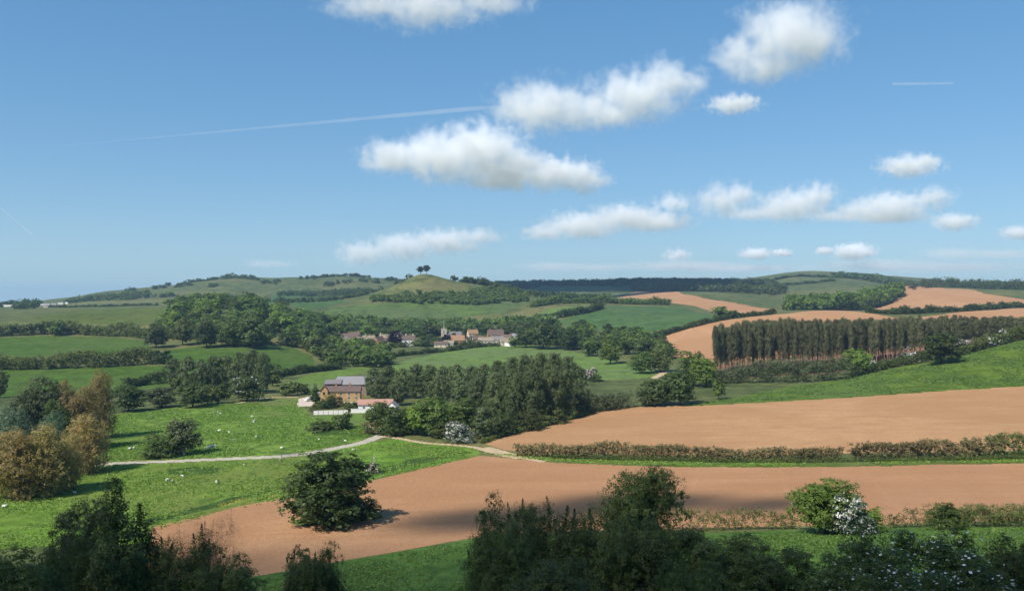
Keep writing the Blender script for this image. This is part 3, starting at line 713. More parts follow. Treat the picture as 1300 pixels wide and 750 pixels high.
# willows and alders at the left
for px, top, base, w, kind, lf, lb in (
    (18, 545, 632, 86, 'willow', 'bronze', 'bronze willow at the left edge of the picture'),
    (58, 540, 628, 74, 'willow', 'bronze', 'bronze willow second from the left edge'),
    (85, 552, 620, 40, 'willow', 'bronze', 'low bronze willow at the right end of the front row'),
    (108, 527, 600, 62, 'willow', 'bronze', 'bronze willow standing beside the start of the lane'),
    (100, 492, 570, 60, 'willow', 'ochre', 'orange brown willow in the middle of the left clump'),
    (128, 470, 556, 46, 'willow', 'ochre', 'tallest orange brown willow behind the left clump'),
    (84, 484, 560, 46, 'willow', 'ochre', 'orange brown willow beside the grey alder'),
    (50, 479, 572, 62, 'tree', 'grey', 'tall grey green alder in the left clump'),
    (12, 517, 590, 56, 'willow', 'silver', 'silvery willow at the far left'),
    (62, 524, 594, 46, 'willow', 'silver', 'small silvery willow in front of the grey alder'),
    (0, 472, 505, 22, 'round', 'deep', 'dark tree cut by the left edge behind the willows'),
    (30, 500, 575, 44, 'tree', 'grey', 'lower grey green alder left of the tall one'),
    (75, 508, 580, 40, 'tree', 'dark', 'dark tree shut in among the left willows')):
    tree(px, top, base, w, kind, lf, lb, name='willow_tree' if kind == 'willow' else 'alder_tree', cat='willow' if kind == 'willow' else 'alder')
# row along the top of the sheep pasture
for px, top, base, w, kind, lf, lb, nm in (
    (163, 488, 522, 46, 'round', 'dark', 'dark round tree at the left end of the pasture row', 'round_tree'),
    (205, 492, 517, 42, 'round', 'grey', 'pale grey green tree second in the pasture row', 'round_tree'),
    (245, 484, 517, 46, 'round', 'dark', 'largest dark round tree in the pasture row', 'round_tree'),
    (264, 488, 513, 26, 'round', 'hedgeg', 'olive tree half hidden behind the largest dark round tree', 'round_tree'),
    (277, 488, 512, 26, 'tree', 'mid', 'small green tree left of the flowering chestnut', 'round_tree'),
    (363, 483, 502, 24, 'tree', 'hedgeg', 'left one of the two small orchard trees by the yard', 'orchard_tree'),
    (378, 485, 501, 20, 'tree', 'hedgeg', 'right one of the two small orchard trees by the yard', 'orchard_tree')):
    tree(px, top, base, w, kind, lf, lb, name=nm)
tree(314, 479, 509, 40, 'tree', 'dark', 'horse chestnut in white flower at the end of the pasture row', name='chestnut_tree', blossom='white', seed=1)
GP = 'tall poplars behind the pasture row'
for px, top, w in ((222, 456, 26), (238, 454, 30), (256, 457, 26), (272, 452, 28), (288, 452, 26), (304, 448, 28), (320, 445, 30), (334, 450, 24)):
    tree(px, top, 0, w, 'poplar', 'poplar', 'tall dark poplar in the line behind the pasture row', name='poplar_tree', cat='poplar', group=GP, D=480+random.uniform(-15, 15))
tree(346, 468, 490, 26, 'round', 'deep', 'dark tree at the right end of the poplar line', name='round_tree')
tree(232, 476, 500, 30, 'round', 'deep', 'dark bushy tree at the left foot of the poplar line', name='round_tree')
hedge([(160, 492), (185, 488), (235, 484)], 5.5, 5, 'dark', 'dark hedge left of the poplar line', seed=14)
hedge([(343, 480), (380, 474), (432, 468)], 4.5, 4, 'dark', 'dark hedge running from the poplar line towards the farm', seed=15)
tree(345, 459, 475, 22, 'round', 'mid', 'green tree on the hedge right of the poplar line', name='round_tree')
# left hedges
hedge([(-60, 429), (0, 427), (60, 424), (110, 424)], 9, 8, 'dark', 'upper left hedge grown tall with bushes', seed=16, ragged=0.45)
hedge([(105, 425), (160, 427), (190, 430), (260, 428)], 8.5, 8, 'hedgeg', 'right part of the upper left hedge', seed=17, ragged=0.5)
hedge([(-60, 469), (60, 468), (130, 466), (208, 461)], 9, 8, 'hedgeg', 'lower left hedge of grey green thorn', seed=18, ragged=0.3)
tree(70, 408, 426, 22, 'round', 'mid', 'yellow green tree standing in the upper left hedge', name='round_tree')
tree(198, 411, 441, 34, 'round', 'deep', 'dark tree at the end of the upper left hedge', name='round_tree')
tree(208, 445, 462, 22, 'round', 'dark', 'bushy tree at the end of the lower left hedge', name='round_tree')
# the poplar stand by the farm
GS = 'poplars of the stand beside the farm'
for px, top, D, w in ((474, 468, 452, 26), (492, 466, 448, 28), (511, 468, 446, 26), (528, 463, 444, 28), (546, 464, 442, 28), (563, 466, 440, 28), (580, 463, 432, 28), (597, 466, 428, 28), (614, 463, 420, 30), (632, 459, 412, 30), (650, 455, 405, 32),
    (668, 452, 400, 32), (686, 450, 398, 32), (704, 450, 396, 32), (721, 454, 394, 30), (733, 466, 392, 26)):
    tree(px, top, 0, w, 'poplar', 'poplar', 'tall grey green poplar in the back rank of the stand by the farm', name='poplar_tree', cat='poplar', group=GS+', back rank', D=D)
for px, top, D, w in ((482, 478, 425, 26), (505, 480, 415, 28), (560, 478, 400, 30), (585, 480, 385, 30), (608, 478, 372, 32), (630, 474, 355, 34), (652, 470, 350, 34), (675, 466, 348, 36), (698, 464, 354, 34), (718, 470, 360, 32), (735, 484, 372, 26), (744, 492, 380, 18)):
    tree(px, top, 0, w, 'poplar', 'poplar', 'tall grey green poplar in the front rank of the stand by the farm', name='poplar_tree', cat='poplar', group=GS+', front rank', D=D)
for px, top, base, w, kind, lf, lb in (
    (552, 503, 553, 56, 'round', 'mid', 'fresh green round tree in front of the poplar stand'),
    (530, 513, 552, 40, 'round', 'light', 'lighter green tree at the left front of the poplar stand'),
    (512, 520, 550, 34, 'round', 'mid', 'green bushy tree by the lane in front of the poplars'),
    (588, 506, 553, 46, 'round', 'mid', 'green tree behind the white hawthorn in front of the poplars'),
    (616, 518, 556, 40, 'tree', 'poplar', 'grey green tree right of the white hawthorn before the poplars'),
    (640, 522, 552, 34, 'bush', 'dark', 'dark bush at the corner of the upper brown field'),
    (668, 518, 546, 36, 'bush', 'deep', 'dark bush low under the middle of the poplar stand'),
    (700, 512, 537, 36, 'bush', 'deep', 'dark bush low under the right of the poplar stand'),
    (565, 530, 556, 30, 'bush', 'hedgeg', 'low olive bush beside the white hawthorn by the lane')):
    tree(px, top, base, w, kind, lf, lb, name='bush' if kind == 'bush' else 'round_tree', cat='bush' if kind == 'bush' else 'tree')
tree(583, 536, 562, 32, 'bush', 'may', 'hawthorn in white blossom in front of the poplar stand', name='hawthorn', cat='hawthorn')
hedge([(612, 563), (640, 553), (700, 539), (748, 526)], 1.5, 2.0, 'hedgeg', 'low weedy bank along the upper brown field', 'hedge bank', 'hedge_bank', 19)
hedge([(742, 524), (775, 520), (800, 517)], 7, 7, 'grey', 'grey scrubby hedge right of the poplar stand', seed=20, ragged=0.3)
tree(748, 466, 483, 20, 'bush', 'maypink', 'pinkish blossoming tree behind the right end of the poplars', name='blossom_tree')
tree(757, 474, 484, 20, 'bush', 'dark', 'low bushes beside the pinkish blossoming tree', name='bush', cat='bush')
for px, top, base, w, kind, lf, lb in (
    (834, 483, 515, 46, 'round', 'dark', 'dark round tree left in the pair above the brown field'),
    (864, 472, 514, 46, 'round', 'dark', 'taller dark tree right in the pair above the brown field'),
    (822, 492, 515, 26, 'bush', 'grey', 'grey bush at the foot of the dark pair of trees'),
    (912, 483, 507, 18, 'tree', 'mid', 'small lone tree on the green slope'),
    (882, 446, 490, 44, 'round', 'mid', 'green tree at the left end of the plantation'),
    (896, 456, 492, 34, 'round', 'light', 'bright green bushy tree below the left end of the plantation'),
    (838, 440, 472, 36, 'round', 'hedgeg', 'olive tree beside the pale curved track'),
    (815, 448, 474, 34, 'round', 'mid', 'green tree left of the pale curved track'),
    (1088, 442, 476, 38, 'round', 'light', 'bright green round bush before the plantation trunks'),
    (1195, 424, 462, 48, 'round', 'dark', 'round dark green bush on the crest of the green slope')):
    tree(px, top, base, w, kind, lf, lb, name='bush' if 'bush' in lb.split(' at ')[0].split()[-3:] or kind == 'bush' else 'round_tree', cat='bush' if kind == 'bush' else 'tree')
hedge([(900, None, 492), (960, None, 480), (1020, None, 468), (1075, None, 462)], 10, 9, 'grey', 'grey sallow scrub along the foot of the green slope', seed=21, ragged=0.35)
hedge([(1080, 479), (1130, 467), (1180, 459)], 5, 4, 'hedgeg', 'hedge climbing the green slope left of the round dark bush', seed=22, ragged=0.4)
hedge([(1215, 452), (1260, 440), (1310, 429)], 6, 5, 'hedgeg', 'hedge on the crest right of the round dark bush', seed=23, ragged=0.4)
for px, top, base, w, lb in ((1110, 457, 470, 14, 'pale hawthorn lowest on the climbing hedge'), (1141, 448, 464, 22, 'grey white hawthorn on the climbing hedge'), (1157, 441, 461, 22, 'brightest white hawthorn beside the round dark bush'),
    (1222, 430, 447, 24, 'white flecked hawthorn just right of the round dark bush'), (1260, 424, 440, 20, 'white hawthorn in the middle of the crest hedge'), (1269, 419, 437, 20, 'tallest white hawthorn on the crest hedge')):
    tree(px, top, base, w, 'bush', 'may' if 'grey' not in lb and 'flecked' not in lb else 'maypink', lb, name='hawthorn', cat='hawthorn')
# plantation of thin bare-stemmed trees
GL = 'thin trees of the plantation, front rows'
r_ = np.random.default_rng(8); k_ = 0
for row in range(4):
    px = 908+row*1.7
    while px < 1345:
        fr = (px-905)/395
        D = 532+row*13+r_.normal()*2.5+fr*8
        if px < 1085 or True:
            top = np.interp(px, [905, 960, 1050, 1100, 1160, 1300, 1350], [418, 411, 410, 408, 406, 405, 405])+r_.normal()*2.4-row*0.4
            g = ground(px, D); yb = HY+F*(EYE-g[2])/D
            H = (yb-top)/F*D
            place_tree('plantation_tree', g, H, r_.uniform(4.4, 6.0), 'larch', 'larch', 'thin bare stemmed tree in the rows of the plantation', 'tree', 'rows of the plantation', hpx=50, seed=int(r_.integers(1, 5)), sink=0.2); k_ += 1
        px += r_.uniform(5.4, 7.4)
hedge([(906, None, 522), (1000, None, 512), (1085, None, 512)], 4, 5, 'dark', 'dark undergrowth along the foot of the plantation', 'undergrowth', 'undergrowth', 24)
# hedges and trees of the brown hills
hedge([(815, 440), (840, 427), (880, 415), (925, 405), (985, 398)], 4.5, 5, 'dark', 'dark hedge along the upper left of the domed brown field', seed=25, ragged=0.4)
for px, top, base, w, lf, lb in ((916, 389, 404, 28, 'mid', 'round tree clump between the two brown hill fields'), (930, 394, 404, 18, 'dark', 'small dark tree right of the clump between the brown hill fields'), (738, 405, 419, 22, 'dark', 'dark lone tree in the bluish crop field'),
    (747, 411, 421, 18, 'mid', 'green bush beside the dark lone tree in the crop field'), (1160, 361, 368, 12, 'hedge', 'tiny brown bush on the brown hillside field')):
    tree(px, top, base, w, 'round', lf, lb, name='round_tree')
hedge([(1098, 397), (1130, 399), (1180, 397), (1230, 395), (1310, 390), (1400, 388)], 5.5, 6, 'dark', 'dark hedge with small trees between the right hand brown fields', seed=26, ragged=0.6)
hedge([(680, 406), (712, 403), (745, 397), (765, 391)], 7, 8, 'dark', 'dark hedge beside the small light green field', seed=27, ragged=0.5)
hedge([(675, 390), (700, 386), (760, 385), (850, 387)], 8, 10, 'mid', 'hedge along the top of the crop fields', seed=28, ragged=0.5)
# woods, tree by tree
wood([(225, None, 1010), (300, None, 1040), (385, None, 980), (420, None, 800), (395, 446), (330, 439), (262, 441), (205, None, 800), (215, None, 900)], 130, 9.5, 13.5, 16, ['wood', 'wood', 'round'], ['mid', 'dark', 'light', 'mid'], 'broadleaf tree in the wood on the left knoll', 'trees of the wood on the left knoll', seed=2)
for px, top, base, w, lf, lb in ((262, 405, 441, 34, 'deep', 'dark tree at the front edge of the knoll wood'), (290, 408, 440, 36, 'mid', 'olive tree at the front edge of the knoll wood'), (320, 404, 442, 40, 'dark', 'broad dark tree at the right front of the knoll wood'), (232, 404, 438, 26, 'hedgeg', 'grey green tree at the left front of the knoll wood')):
    tree(px, top, base, w, 'round', lf, lb, name='round_tree')
wood([(395, 452), (430, 466), (470, 466), (488, 470), (500, 455), (470, None, 800), (420, None, 830), (400, None, 800)], 40, 9.5, 11, 14, ['wood', 'round'], ['mid', 'dark', 'hedgeg', 'light'], 'broadleaf tree between the farm and the village', 'trees between the farm and the village', seed=3)
wood([(400, None, 930), (480, None, 955), (560, None, 975), (690, None, 985), (700, None, 1030), (560, None, 1030), (450, None, 1020), (390, None, 980)], 62, 13, 11.5, 18, ['wood', 'round', 'wood'], ['mid', 'dark', 'mid', 'deep', 'light'], 'broadleaf tree in the woodland behind the village', 'trees of the woodland behind the village', seed=4)
mass('woodland', [(385, None, 1000), (450, None, 1020), (560, None, 1025), (700, None, 1025), (700, None, 1060), (560, None, 1058), (450, None, 1050), (375, None, 1040)], 70, 10, 10, 17, 'mid', 'far part of the woodland behind the village', 'woodland', per=420, lobes=10, seed=44)
wood([(660, None, 845), (700, None, 840), (760, None, 770), (835, None, 680), (860, None, 640), (845, None, 760), (790, None, 860), (720, None, 960), (670, None, 990)], 75, 10, 11.5, 14, ['wood', 'round', 'ovoid'], ['mid', 'dark', 'light', 'mid'], 'broadleaf tree in the valley belt right of the village', 'trees of the valley belt right of the village', seed=5)
for px, top, base, w, lf, lb in ((690, 410, 443, 40, 'deep', 'tall dark tree at the right end of the village'), (668, 414, 441, 30, 'dark', 'dark green tree behind the thatched cottage'), (722, 418, 444, 34, 'dark', 'tall tree second right of the village'), (654, 425, 441, 18, 'mid', 'fresh green bush by the last village house'),
    (747, 430, 452, 28, 'mid', 'green tree at the upper edge of the pale crop field'), (775, 432, 462, 30, 'light', 'light green tree in the belt above the pale crop field')):
    tree(px, top, base, w, 'round', lf, lb, name='round_tree')
mass('woodland', [(1003, None, 1270), (1060, None, 1340), (1145, None, 1470), (1147, None, 1420), (1125, None, 1320), (1090, None, 1225), (1000, None, 1170)], 150, 9, 23, 18, 'light', 'fresh green wood beside the brown hillside field', 'woodland', per=460, lobes=12, seed=6)
mass('scrub', [(468, None, 1245), (520, None, 1222), (600, None, 1225), (668, None, 1290), (668, None, 1430), (615, None, 1370), (585, None, 1300), (540, None, 1282), (500, None, 1276), (474, None, 1280)], 190, 5, 5.5, 11, 'mid', 'bushes and small trees on the lower flank of the conical hill', 'scrub', per=300, lobes=9, seed=7)
mass('scrub', [(575, None, 1440), (612, None, 1420), (655, None, 1450), (660, None, 1520), (600, None, 1500)], 34, 8, 10, 14, 'dark', 'small trees on the wooded spur right of the conical hill', 'scrub', per=300, lobes=9, seed=8)
# the pines on the conical hill
for px, top, w, lb in ((534, 338.5, 7.5, 'left pine of the pair on top of the conical hill'), (541.5, 337.0, 7.0, 'right pine of the pair on top of the conical hill')):
    D = 1400; g = ground(px, D); yb = HY+F*(EYE-g[2])/D
    place_tree('pine_tree', g, (yb-top)/F*D, w/F*D*1.35, 'pine', 'pine', lb, 'pine', hpx=30, seed=1, sink=0.3)
# far woods that read as one mass
mass('woodland', [(618, None, 2700), (700, None, 2760), (800, None, 2700), (900, None, 2600), (900, None, 2150), (800, None, 2300), (700, None, 2350), (640, None, 2200)], 620, 14, 13, 22, 'deep', 'dark wood covering the shaded distant ridge', 'woodland', seed=9)
mass('woodland', [(800, None, 2150), (860, None, 1900), (900, None, 1780), (980, None, 1700), (1000, None, 1850), (980, None, 2200), (900, None, 2500)], 420, 14, 14, 22, 'deep', 'dark wood behind the long distant brown field', 'woodland', seed=10)
mass('woodland', [(1170, None, 1800), (1240, None, 1750), (1320, None, 1650), (1420, None, 1650), (1420, None, 2000), (1240, None, 2050), (1180, None, 2000)], 380, 11, 19, 14, 'deep', 'dark conifer belt on the right skyline', 'woodland', seed=11, flat=1.5)
mass('woodland', [(1055, None, 2430), (1100, None, 2430), (1150, None, 2380), (1190, None, 2250), (1190, None, 2150), (1120, None, 2250), (1070, None, 2380)], 130, 14, 12, 20, 'dark', 'wooded top of the bluish far hill', 'woodland', seed=12)
for k, (poly, n, H, W, lf, lb) in enumerate((
    ([(92, None, 2050), (130, None, 2080), (188, None, 2100), (190, None, 1850), (150, None, 1800), (80, None, 1800)], 110, 9, 18, 'dark', 'scrub wood on the left end of the long ridge'),
    ([(195, None, 2280), (215, None, 2280), (213, None, 2220), (194, None, 2220)], 9, 10, 17, 'dark', 'patch of thorn on the long ridge'),
    ([(286, None, 2350), (302, None, 2350), (302, None, 2290), (286, None, 2290)], 7, 10, 16, 'dark', 'little clump on top of the long ridge'),
    ([(355, None, 1900), (420, None, 1950), (500, None, 1950), (500, None, 1860), (420, None, 1830), (350, None, 1830)], 110, 8, 16, 'dark', 'scrub along the foot of the long ridge'),
    ([(0, None, 1800), (16, None, 1800), (48, None, 1830), (48, None, 1740), (15, None, 1720), (-60, None, 1750)], 44, 13, 18, 'dark', 'dark copse on the left skyline by the caravans'),
    ([(20, None, 1350), (48, None, 1340), (46, None, 1280), (18, None, 1290)], 16, 9, 14, 'dark', 'small copse in the far left fields'),
    ([(320, None, 1480), (420, None, 1500), (520, None, 1460), (520, None, 1420), (400, None, 1450), (320, None, 1440)], 70, 8, 14, 'dark', 'hedgerow trees below the rounded light field'),
    ([(640, None, 1420), (700, None, 1500), (770, None, 1560), (770, None, 1500), (700, None, 1400), (650, None, 1330)], 70, 9, 15, 'dark', 'hedgerow wood right of the conical hill'))):
    mass('scrub', poly, n, 6, H, W, lf, lb, 'scrub', seed=20+k, per=90)
for k, (pth, h, lb) in enumerate((([(910, None, 2250), (960, None, 2300), (1040, None, 2350), (1090, None, 2300)], 5, 'upper hedge across the bluish far hill'), ([(930, None, 2100), (1000, None, 2120), (1060, None, 2150)], 5, 'lower hedge across the bluish far hill'),
    ([(225, None, 2250), (280, None, 2260), (330, None, 2230)], 6, 'broken hedge line on the long ridge'), ([(395, None, 2300), (470, None, 2280)], 6, 'hedge line near the right end of the long ridge'), ([(60, None, 1500), (120, None, 1450), (200, None, 1420)], 3, 'far hedge below the left caravans'))):
    hedge(pth, h, h, 'dark', lb, seed=40+k, ragged=0.6, gap=0.15)
rk = np.random.default_rng(61)
for k, (px, D, n, wpx, dD, lb) in enumerate(((165, 2250, 9, 14, 60, 'thorn patch on the left shoulder of the long ridge'), (232, 2150, 10, 20, 60, 'thorn patch below the broken hedge of the long ridge'), (268, 2050, 8, 14, 40, 'little thorn patch in the middle of the long ridge'),
    (312, 2300, 8, 22, 40, 'row of thorns right of the ridge top clump'), (345, 2150, 12, 24, 70, 'dark scrub on the middle slope of the long ridge'), (392, 2250, 9, 22, 50, 'scrub under the right end of the ridge top'), (430, 2080, 14, 34, 60, 'wide scrub patch behind the conical hill'),
    (470, 2150, 14, 26, 60, 'scrub patch left of the pale scar'), (495, 2200, 10, 20, 60, 'scrub patch close behind the conical hill'), (140, 1950, 14, 30, 60, 'scrub above the caravans'), (205, 1850, 12, 26, 60, 'scrub below the left end of the ridge'), (300, 1750, 14, 40, 60, 'bushes below the long ridge'))):
    mass('scrub', [(px-wpx/2, None, D-dD/2), (px+wpx/2, None, D-dD/2), (px+wpx/2, None, D+dD/2), (px-wpx/2, None, D+dD/2)], n, 5, 6.5, 13, 'dark', lb, 'scrub', seed=70+k, per=110)
hedge([(498, 453), (530, 449.5), (560, 447), (600, 441.5), (640, 438)], 3.4, 3.5, 'hedgeg', 'hedge between the village gardens and the pale crop field', seed=51, ragged=0.6, gap=0.08)
# buttercups along the meadow edge
def flecks(name, poly, n, size, leaf, label, cat, zoff=0.35, seed=1):
    r = np.random.default_rng(seed); P = np.array([pt(p)[:2] for p in poly]); lo, hi = P.min(0), P.max(0)
    c = lo+(hi-lo)*r.random((14, 2)); q = c[r.integers(0, 14, n)]+r.normal(size=(n, 2))*(hi-lo)*0.06; q = q[inside(P, q)]
    z = gz(q[:, 0], q[:, 1])+zoff*r.random(len(q))
    V, Q = leaf_quads(np.c_[q, z], r.normal(size=(len(q), 3))*0.5+[0, -0.5, 1], size*(0.6+0.8*r.random(len(q))), r, 0.9)
    o = link(name, mesh_np(name, V, Q, [LEAF[leaf]], r.random(len(Q)))); return tag(o, label, cat, None, 'stuff')
def tufts(name, poly, n, size, leaf, label, seed, holes=()):
    # knee high tussocks, each a few blades thick
    r = np.random.default_rng(seed); P = np.array([pt(p)[:2] for p in poly]); lo, hi = P.min(0), P.max(0)
    q = lo+(hi-lo)*r.random((n*3, 2)); q = q[inside(P, q)]
    g = np.sin(q[:, 0]/5.3+np.sin(q[:, 1]/9))+np.sin(q[:, 1]/6.1+q[:, 0]/14)+r.normal(size=len(q))*0.8; q = q[g > 0.1][:n]
    k = 5; i = np.repeat(np.arange(len(q)), k); z = gz(q[:, 0], q[:, 1])[i]; sz = size*(0.5+r.random(len(q)))[i]
    Pp = np.c_[q[i]+r.normal(size=(len(i), 2))*sz[:, None]*0.5, z+sz*0.2*r.random(len(i))]
    V, Q = leaf_quads(Pp, r.normal(size=(len(i), 3))*[0.9, 0.9, 0.35]+[0, 0, 0.75], sz, r, 0.5)
    o = link(name, mesh_np(name, V, Q, [LEAF[leaf]], np.clip(0.3+0.5*r.random(len(q))[i]+0.2*r.random(len(i)), 0, 1))); return tag(o, label, 'grass', None, 'stuff')
tufts('grass_tufts', [(-60, 700), (180, 690), (193, 672), (250, 659), (300, 646), (380, 630), (480, 607), (560, 590), (600, 576), (590, 570), (500, 560), (440, 570), (370, 584), (250, 590), (130, 595), (-60, 600)], 14000, 0.55, 'turf', 'tussocks of grass standing in the bright meadow', 1)
tufts('grass_tufts', [(130, 586), (250, 581), (370, 575), (440, 561), (490, 547), (440, 540), (390, 530), (375, 512), (280, 513), (150, 527)], 13000, 0.7, 'turf', 'rough tussocks of grass standing in the sheep pasture', 2)
tufts('grass_tufts', [(-100, None, 142), (250, 742), (330, 734), (430, 717), (540, 698), (600, 688), (700, 683), (900, 680), (1100, 675), (1400, 668), (1300, None, 105), (650, None, 90), (-50, None, 100)], 16000, 0.4, 'turfd', 'grass tussocks standing in the slope meadow', 3)
tufts('grass_tufts', [(612, 575), (700, 579), (800, 580), (950, 584), (1100, 583), (1300, 577), (1400, 573), (1400, 583), (1300, 586), (1100, 590), (950, 591), (800, 589), (700, 585), (650, 580)], 6000, 0.5, 'turf', 'long grass along the headland under the brown hedge', 4)
tufts('grass_tufts', [(890, 512), (950, 502), (1000, 492), (1100, 475), (1180, 462), (1230, 449), (1300, 434), (1380, None, 465), (1400, 482), (1300, 489), (1100, 502), (1000, 508)], 7000, 0.7, 'slope', 'tufts of grass on the smooth green slope', 5)
flecks('buttercups', [(270, 641), (370, 617), (372, 627), (300, 643), (272, 650)], 700, 0.16, 'yellow', 'yellow buttercups scattered along the meadow edge', 'wild flowers')
print('plants', round(time.time()-T0, 1), k_)

# ------------------------------------------------------------------ buildings
STONE = plain_mat('ochre_stone_wall', (0.56, 0.34, 0.165), 0.9, 0.4, 0.6)
STONEG = plain_mat('grey_stone_wall', (0.52, 0.45, 0.36), 0.9, 0.25, 0.6)
BRICK = plain_mat('warm_brick_wall', (0.42, 0.22, 0.12), 0.9, 0.25, 0.8)
WHITE = plain_mat('white_render', (0.78, 0.75, 0.69), 0.8, 0.06, 0.4)
CREAM = plain_mat('cream_render', (0.62, 0.52, 0.38), 0.85, 0.12, 0.4)
SLATE = plain_mat('grey_slate_roof', (0.20, 0.18, 0.18), 0.7, 0.3, 1.5)
TILE = plain_mat('red_brown_tile_roof', (0.150, 0.105, 0.088), 0.85, 0.35, 1.5)
TILEO = plain_mat('orange_tile_roof', (0.32, 0.19, 0.11), 0.85, 0.25, 1.5)
PINK = plain_mat('pinkish_tile_roof', (0.40, 0.225, 0.17), 0.85, 0.18, 1.0)
THATCH = plain_mat('pale_thatch', (0.27, 0.225, 0.165), 0.95, 0.25, 1.0)
SHEET = plain_mat('grey_sheet_roof', (0.25, 0.235, 0.235), 0.6, 0.12, 0.4)
GLASS = plain_mat('dark_window_glass', (0.03, 0.035, 0.04), 0.15, 0.2, 1.0, 0.6)
FRAME = plain_mat('white_painted_frame', (0.75, 0.74, 0.72), 0.6, 0.05)
DARK = plain_mat('dark_timber_and_opening_shade', (0.06, 0.05, 0.045), 0.95, 0.2)  # dark timber colour that also paints the shade inside openings
WOODM = plain_mat('weathered_timber', (0.30, 0.23, 0.17), 0.95, 0.3)
METAL = plain_mat('white_vehicle_paint', (0.78, 0.78, 0.78), 0.3, 0.03, 1.0, 0.5)
RUBBER = plain_mat('black_tyre_rubber', (0.03, 0.03, 0.03), 0.8, 0.1)
WOOL = plain_mat('cream_sheep_wool', (0.72, 0.68, 0.58), 1.0, 0.1, 3.0)

class MB:
    def __init__(s): s.V = []; s.Fc = []
    def add(s, V, Fc):
        o = len(s.V); s.V += [tuple(v) for v in V]; s.Fc += [tuple(i+o for i in f) for f in Fc]
    def box(s, x0, x1, y0, y1, z0, z1):
        s.add([(x, y, z) for x in (x0, x1) for y in (y0, y1) for z in (z0, z1)], [(0, 1, 3, 2), (4, 6, 7, 5), (0, 4, 5, 1), (2, 3, 7, 6), (0, 2, 6, 4), (1, 5, 7, 3)])
    def build(s, name, mat, parent=None, bevel=0.0):
        me = bpy.data.meshes.new(name); me.from_pydata(s.V, [], s.Fc); me.materials.append(mat)
        bm = bmesh.new(); bm.from_mesh(me); bmesh.ops.recalc_face_normals(bm, faces=bm.faces[:])
        if bevel: bmesh.ops.bevel(bm, geom=bm.edges[:], offset=bevel, segments=2, affect='EDGES')
        bm.to_mesh(me); bm.free(); return link(name, me, parent)
def gable_block(w, d, h, rise):
    """walls of a gabled block, long side along x"""
    m = MB(); a, b = w/2, d/2
    V = [(-a, -b, -1), (a, -b, -1), (a, b, -1), (-a, b, -1), (-a, -b, h), (a, -b, h), (a, b, h), (-a, b, h), (-a, 0, h+rise), (a, 0, h+rise)]
    m.add(V, [(0, 1, 5, 4), (2, 3, 7, 6), (1, 2, 6, 9, 5), (3, 0, 4, 8, 7), (4, 5, 9, 8), (6, 7, 8, 9), (3, 2, 1, 0)]); return m
def gable_roof(w, d, h, rise, over=0.35, thick=0.25):
    m = MB(); a = w/2+over*0.7; sl = rise/(d/2); b = d/2+over; zl = h-over*sl
    for s in (-1, 1):
        o = [(-a, s*b, zl+0.04), (a, s*b, zl+0.04), (a, 0, h+rise+0.04), (-a, 0, h+rise+0.04)]
        V = o+[(x, y, z+thick) for x, y, z in o]
        m.add(V, [(0, 1, 2, 3), (4, 7, 6, 5), (0, 4, 5, 1), (2, 6, 7, 3), (1, 5, 6, 2), (0, 3, 7, 4)])
    return m
def hip_roof(w, d, h, rise, over=0.5):
    a, b = w/2+over, d/2+over; r = max(0.3, a-b*0.9); m = MB()
    m.add([(-a, -b, h-0.15), (a, -b, h-0.15), (a, b, h-0.15), (-a, b, h-0.15), (-r, 0, h+rise), (r, 0, h+rise)], [(0, 1, 5, 4), (1, 2, 5), (2, 3, 4, 5), (3, 0, 4), (3, 2, 1, 0)])
    return m
def put_windows(root, w, d, h, cols, rows, ww=1.0, wh=1.15, door=None, side=-1):
    for r in range(rows):
        for c in range(cols):
            x = -w/2+w*(c+0.5)/cols; z = 0.95+r*(h-0.9)/max(rows, 1) if rows > 1 else h*0.38
            if door is not None and r == 0 and c == door:
                m = MB(); m.box(x-0.5, x+0.5, side*d/2-0.06, side*d/2+0.04, 0, 2.0); m.build('door', WOODM, root); continue
            f = MB(); y = side*d/2
            for bx in ((x-ww/2-.08, x-ww/2, z-.08, z+wh+.08), (x+ww/2, x+ww/2+.08, z-.08, z+wh+.08), (x-ww/2, x+ww/2, z+wh, z+wh+.08), (x-ww/2, x+ww/2, z-.1, z), (x-.04, x+.04, z, z+wh)):
                f.box(bx[0], bx[1], y-0.08, y+0.05, bx[2], bx[3])
            wn = f.build('window', FRAME, root); p = MB(); p.box(x-ww/2, x+ww/2, y-0.03, y+0.04, z, z+wh); p.build('pane', GLASS, wn)
def chimney(root, x, y, z0, z1, mat, s=0.42):
    m = MB(); m.box(x-s, x+s, y-s*0.8, y+s*0.8, z0, z1); m.box(x-s-.08, x+s+.08, y-s*0.8-.08, y+s*0.8+.08, z1, z1+0.16)
    c = m.build('chimney', mat, root)
    p = MB(); p.box(x-.16, x+.16, y-.16, y+.16, z1+0.16, z1+0.62); p.build('chimney_pot', TILEO, c)
def house(px, base, D, w, d, h, rise, yaw, wall, roof, label, name='cottage', cat='house', hip=False, stacks=(), wins=(3, 2), door=1, lift=0.0):
    if D is None: D = hit(px, base)
    g = ground(px, D); root = empty(name, (g[0], g[1], g[2]+lift), math.radians(yaw)); tag(root, label, cat)
    gable_block(w, d, h, 0.05 if hip else rise).build('wall', wall, root)
    rf = (hip_roof if hip else gable_roof)(w, d, h, rise).build('roof', roof, root)
    for x in stacks: chimney(rf, x*w/2*0.86, 0, h+rise*0.55, h+rise+1.3, BRICK if wall is not WHITE else WHITE)
    if wins: put_windows(root, w, d, h, wins[0], wins[1], door=door)
    return root
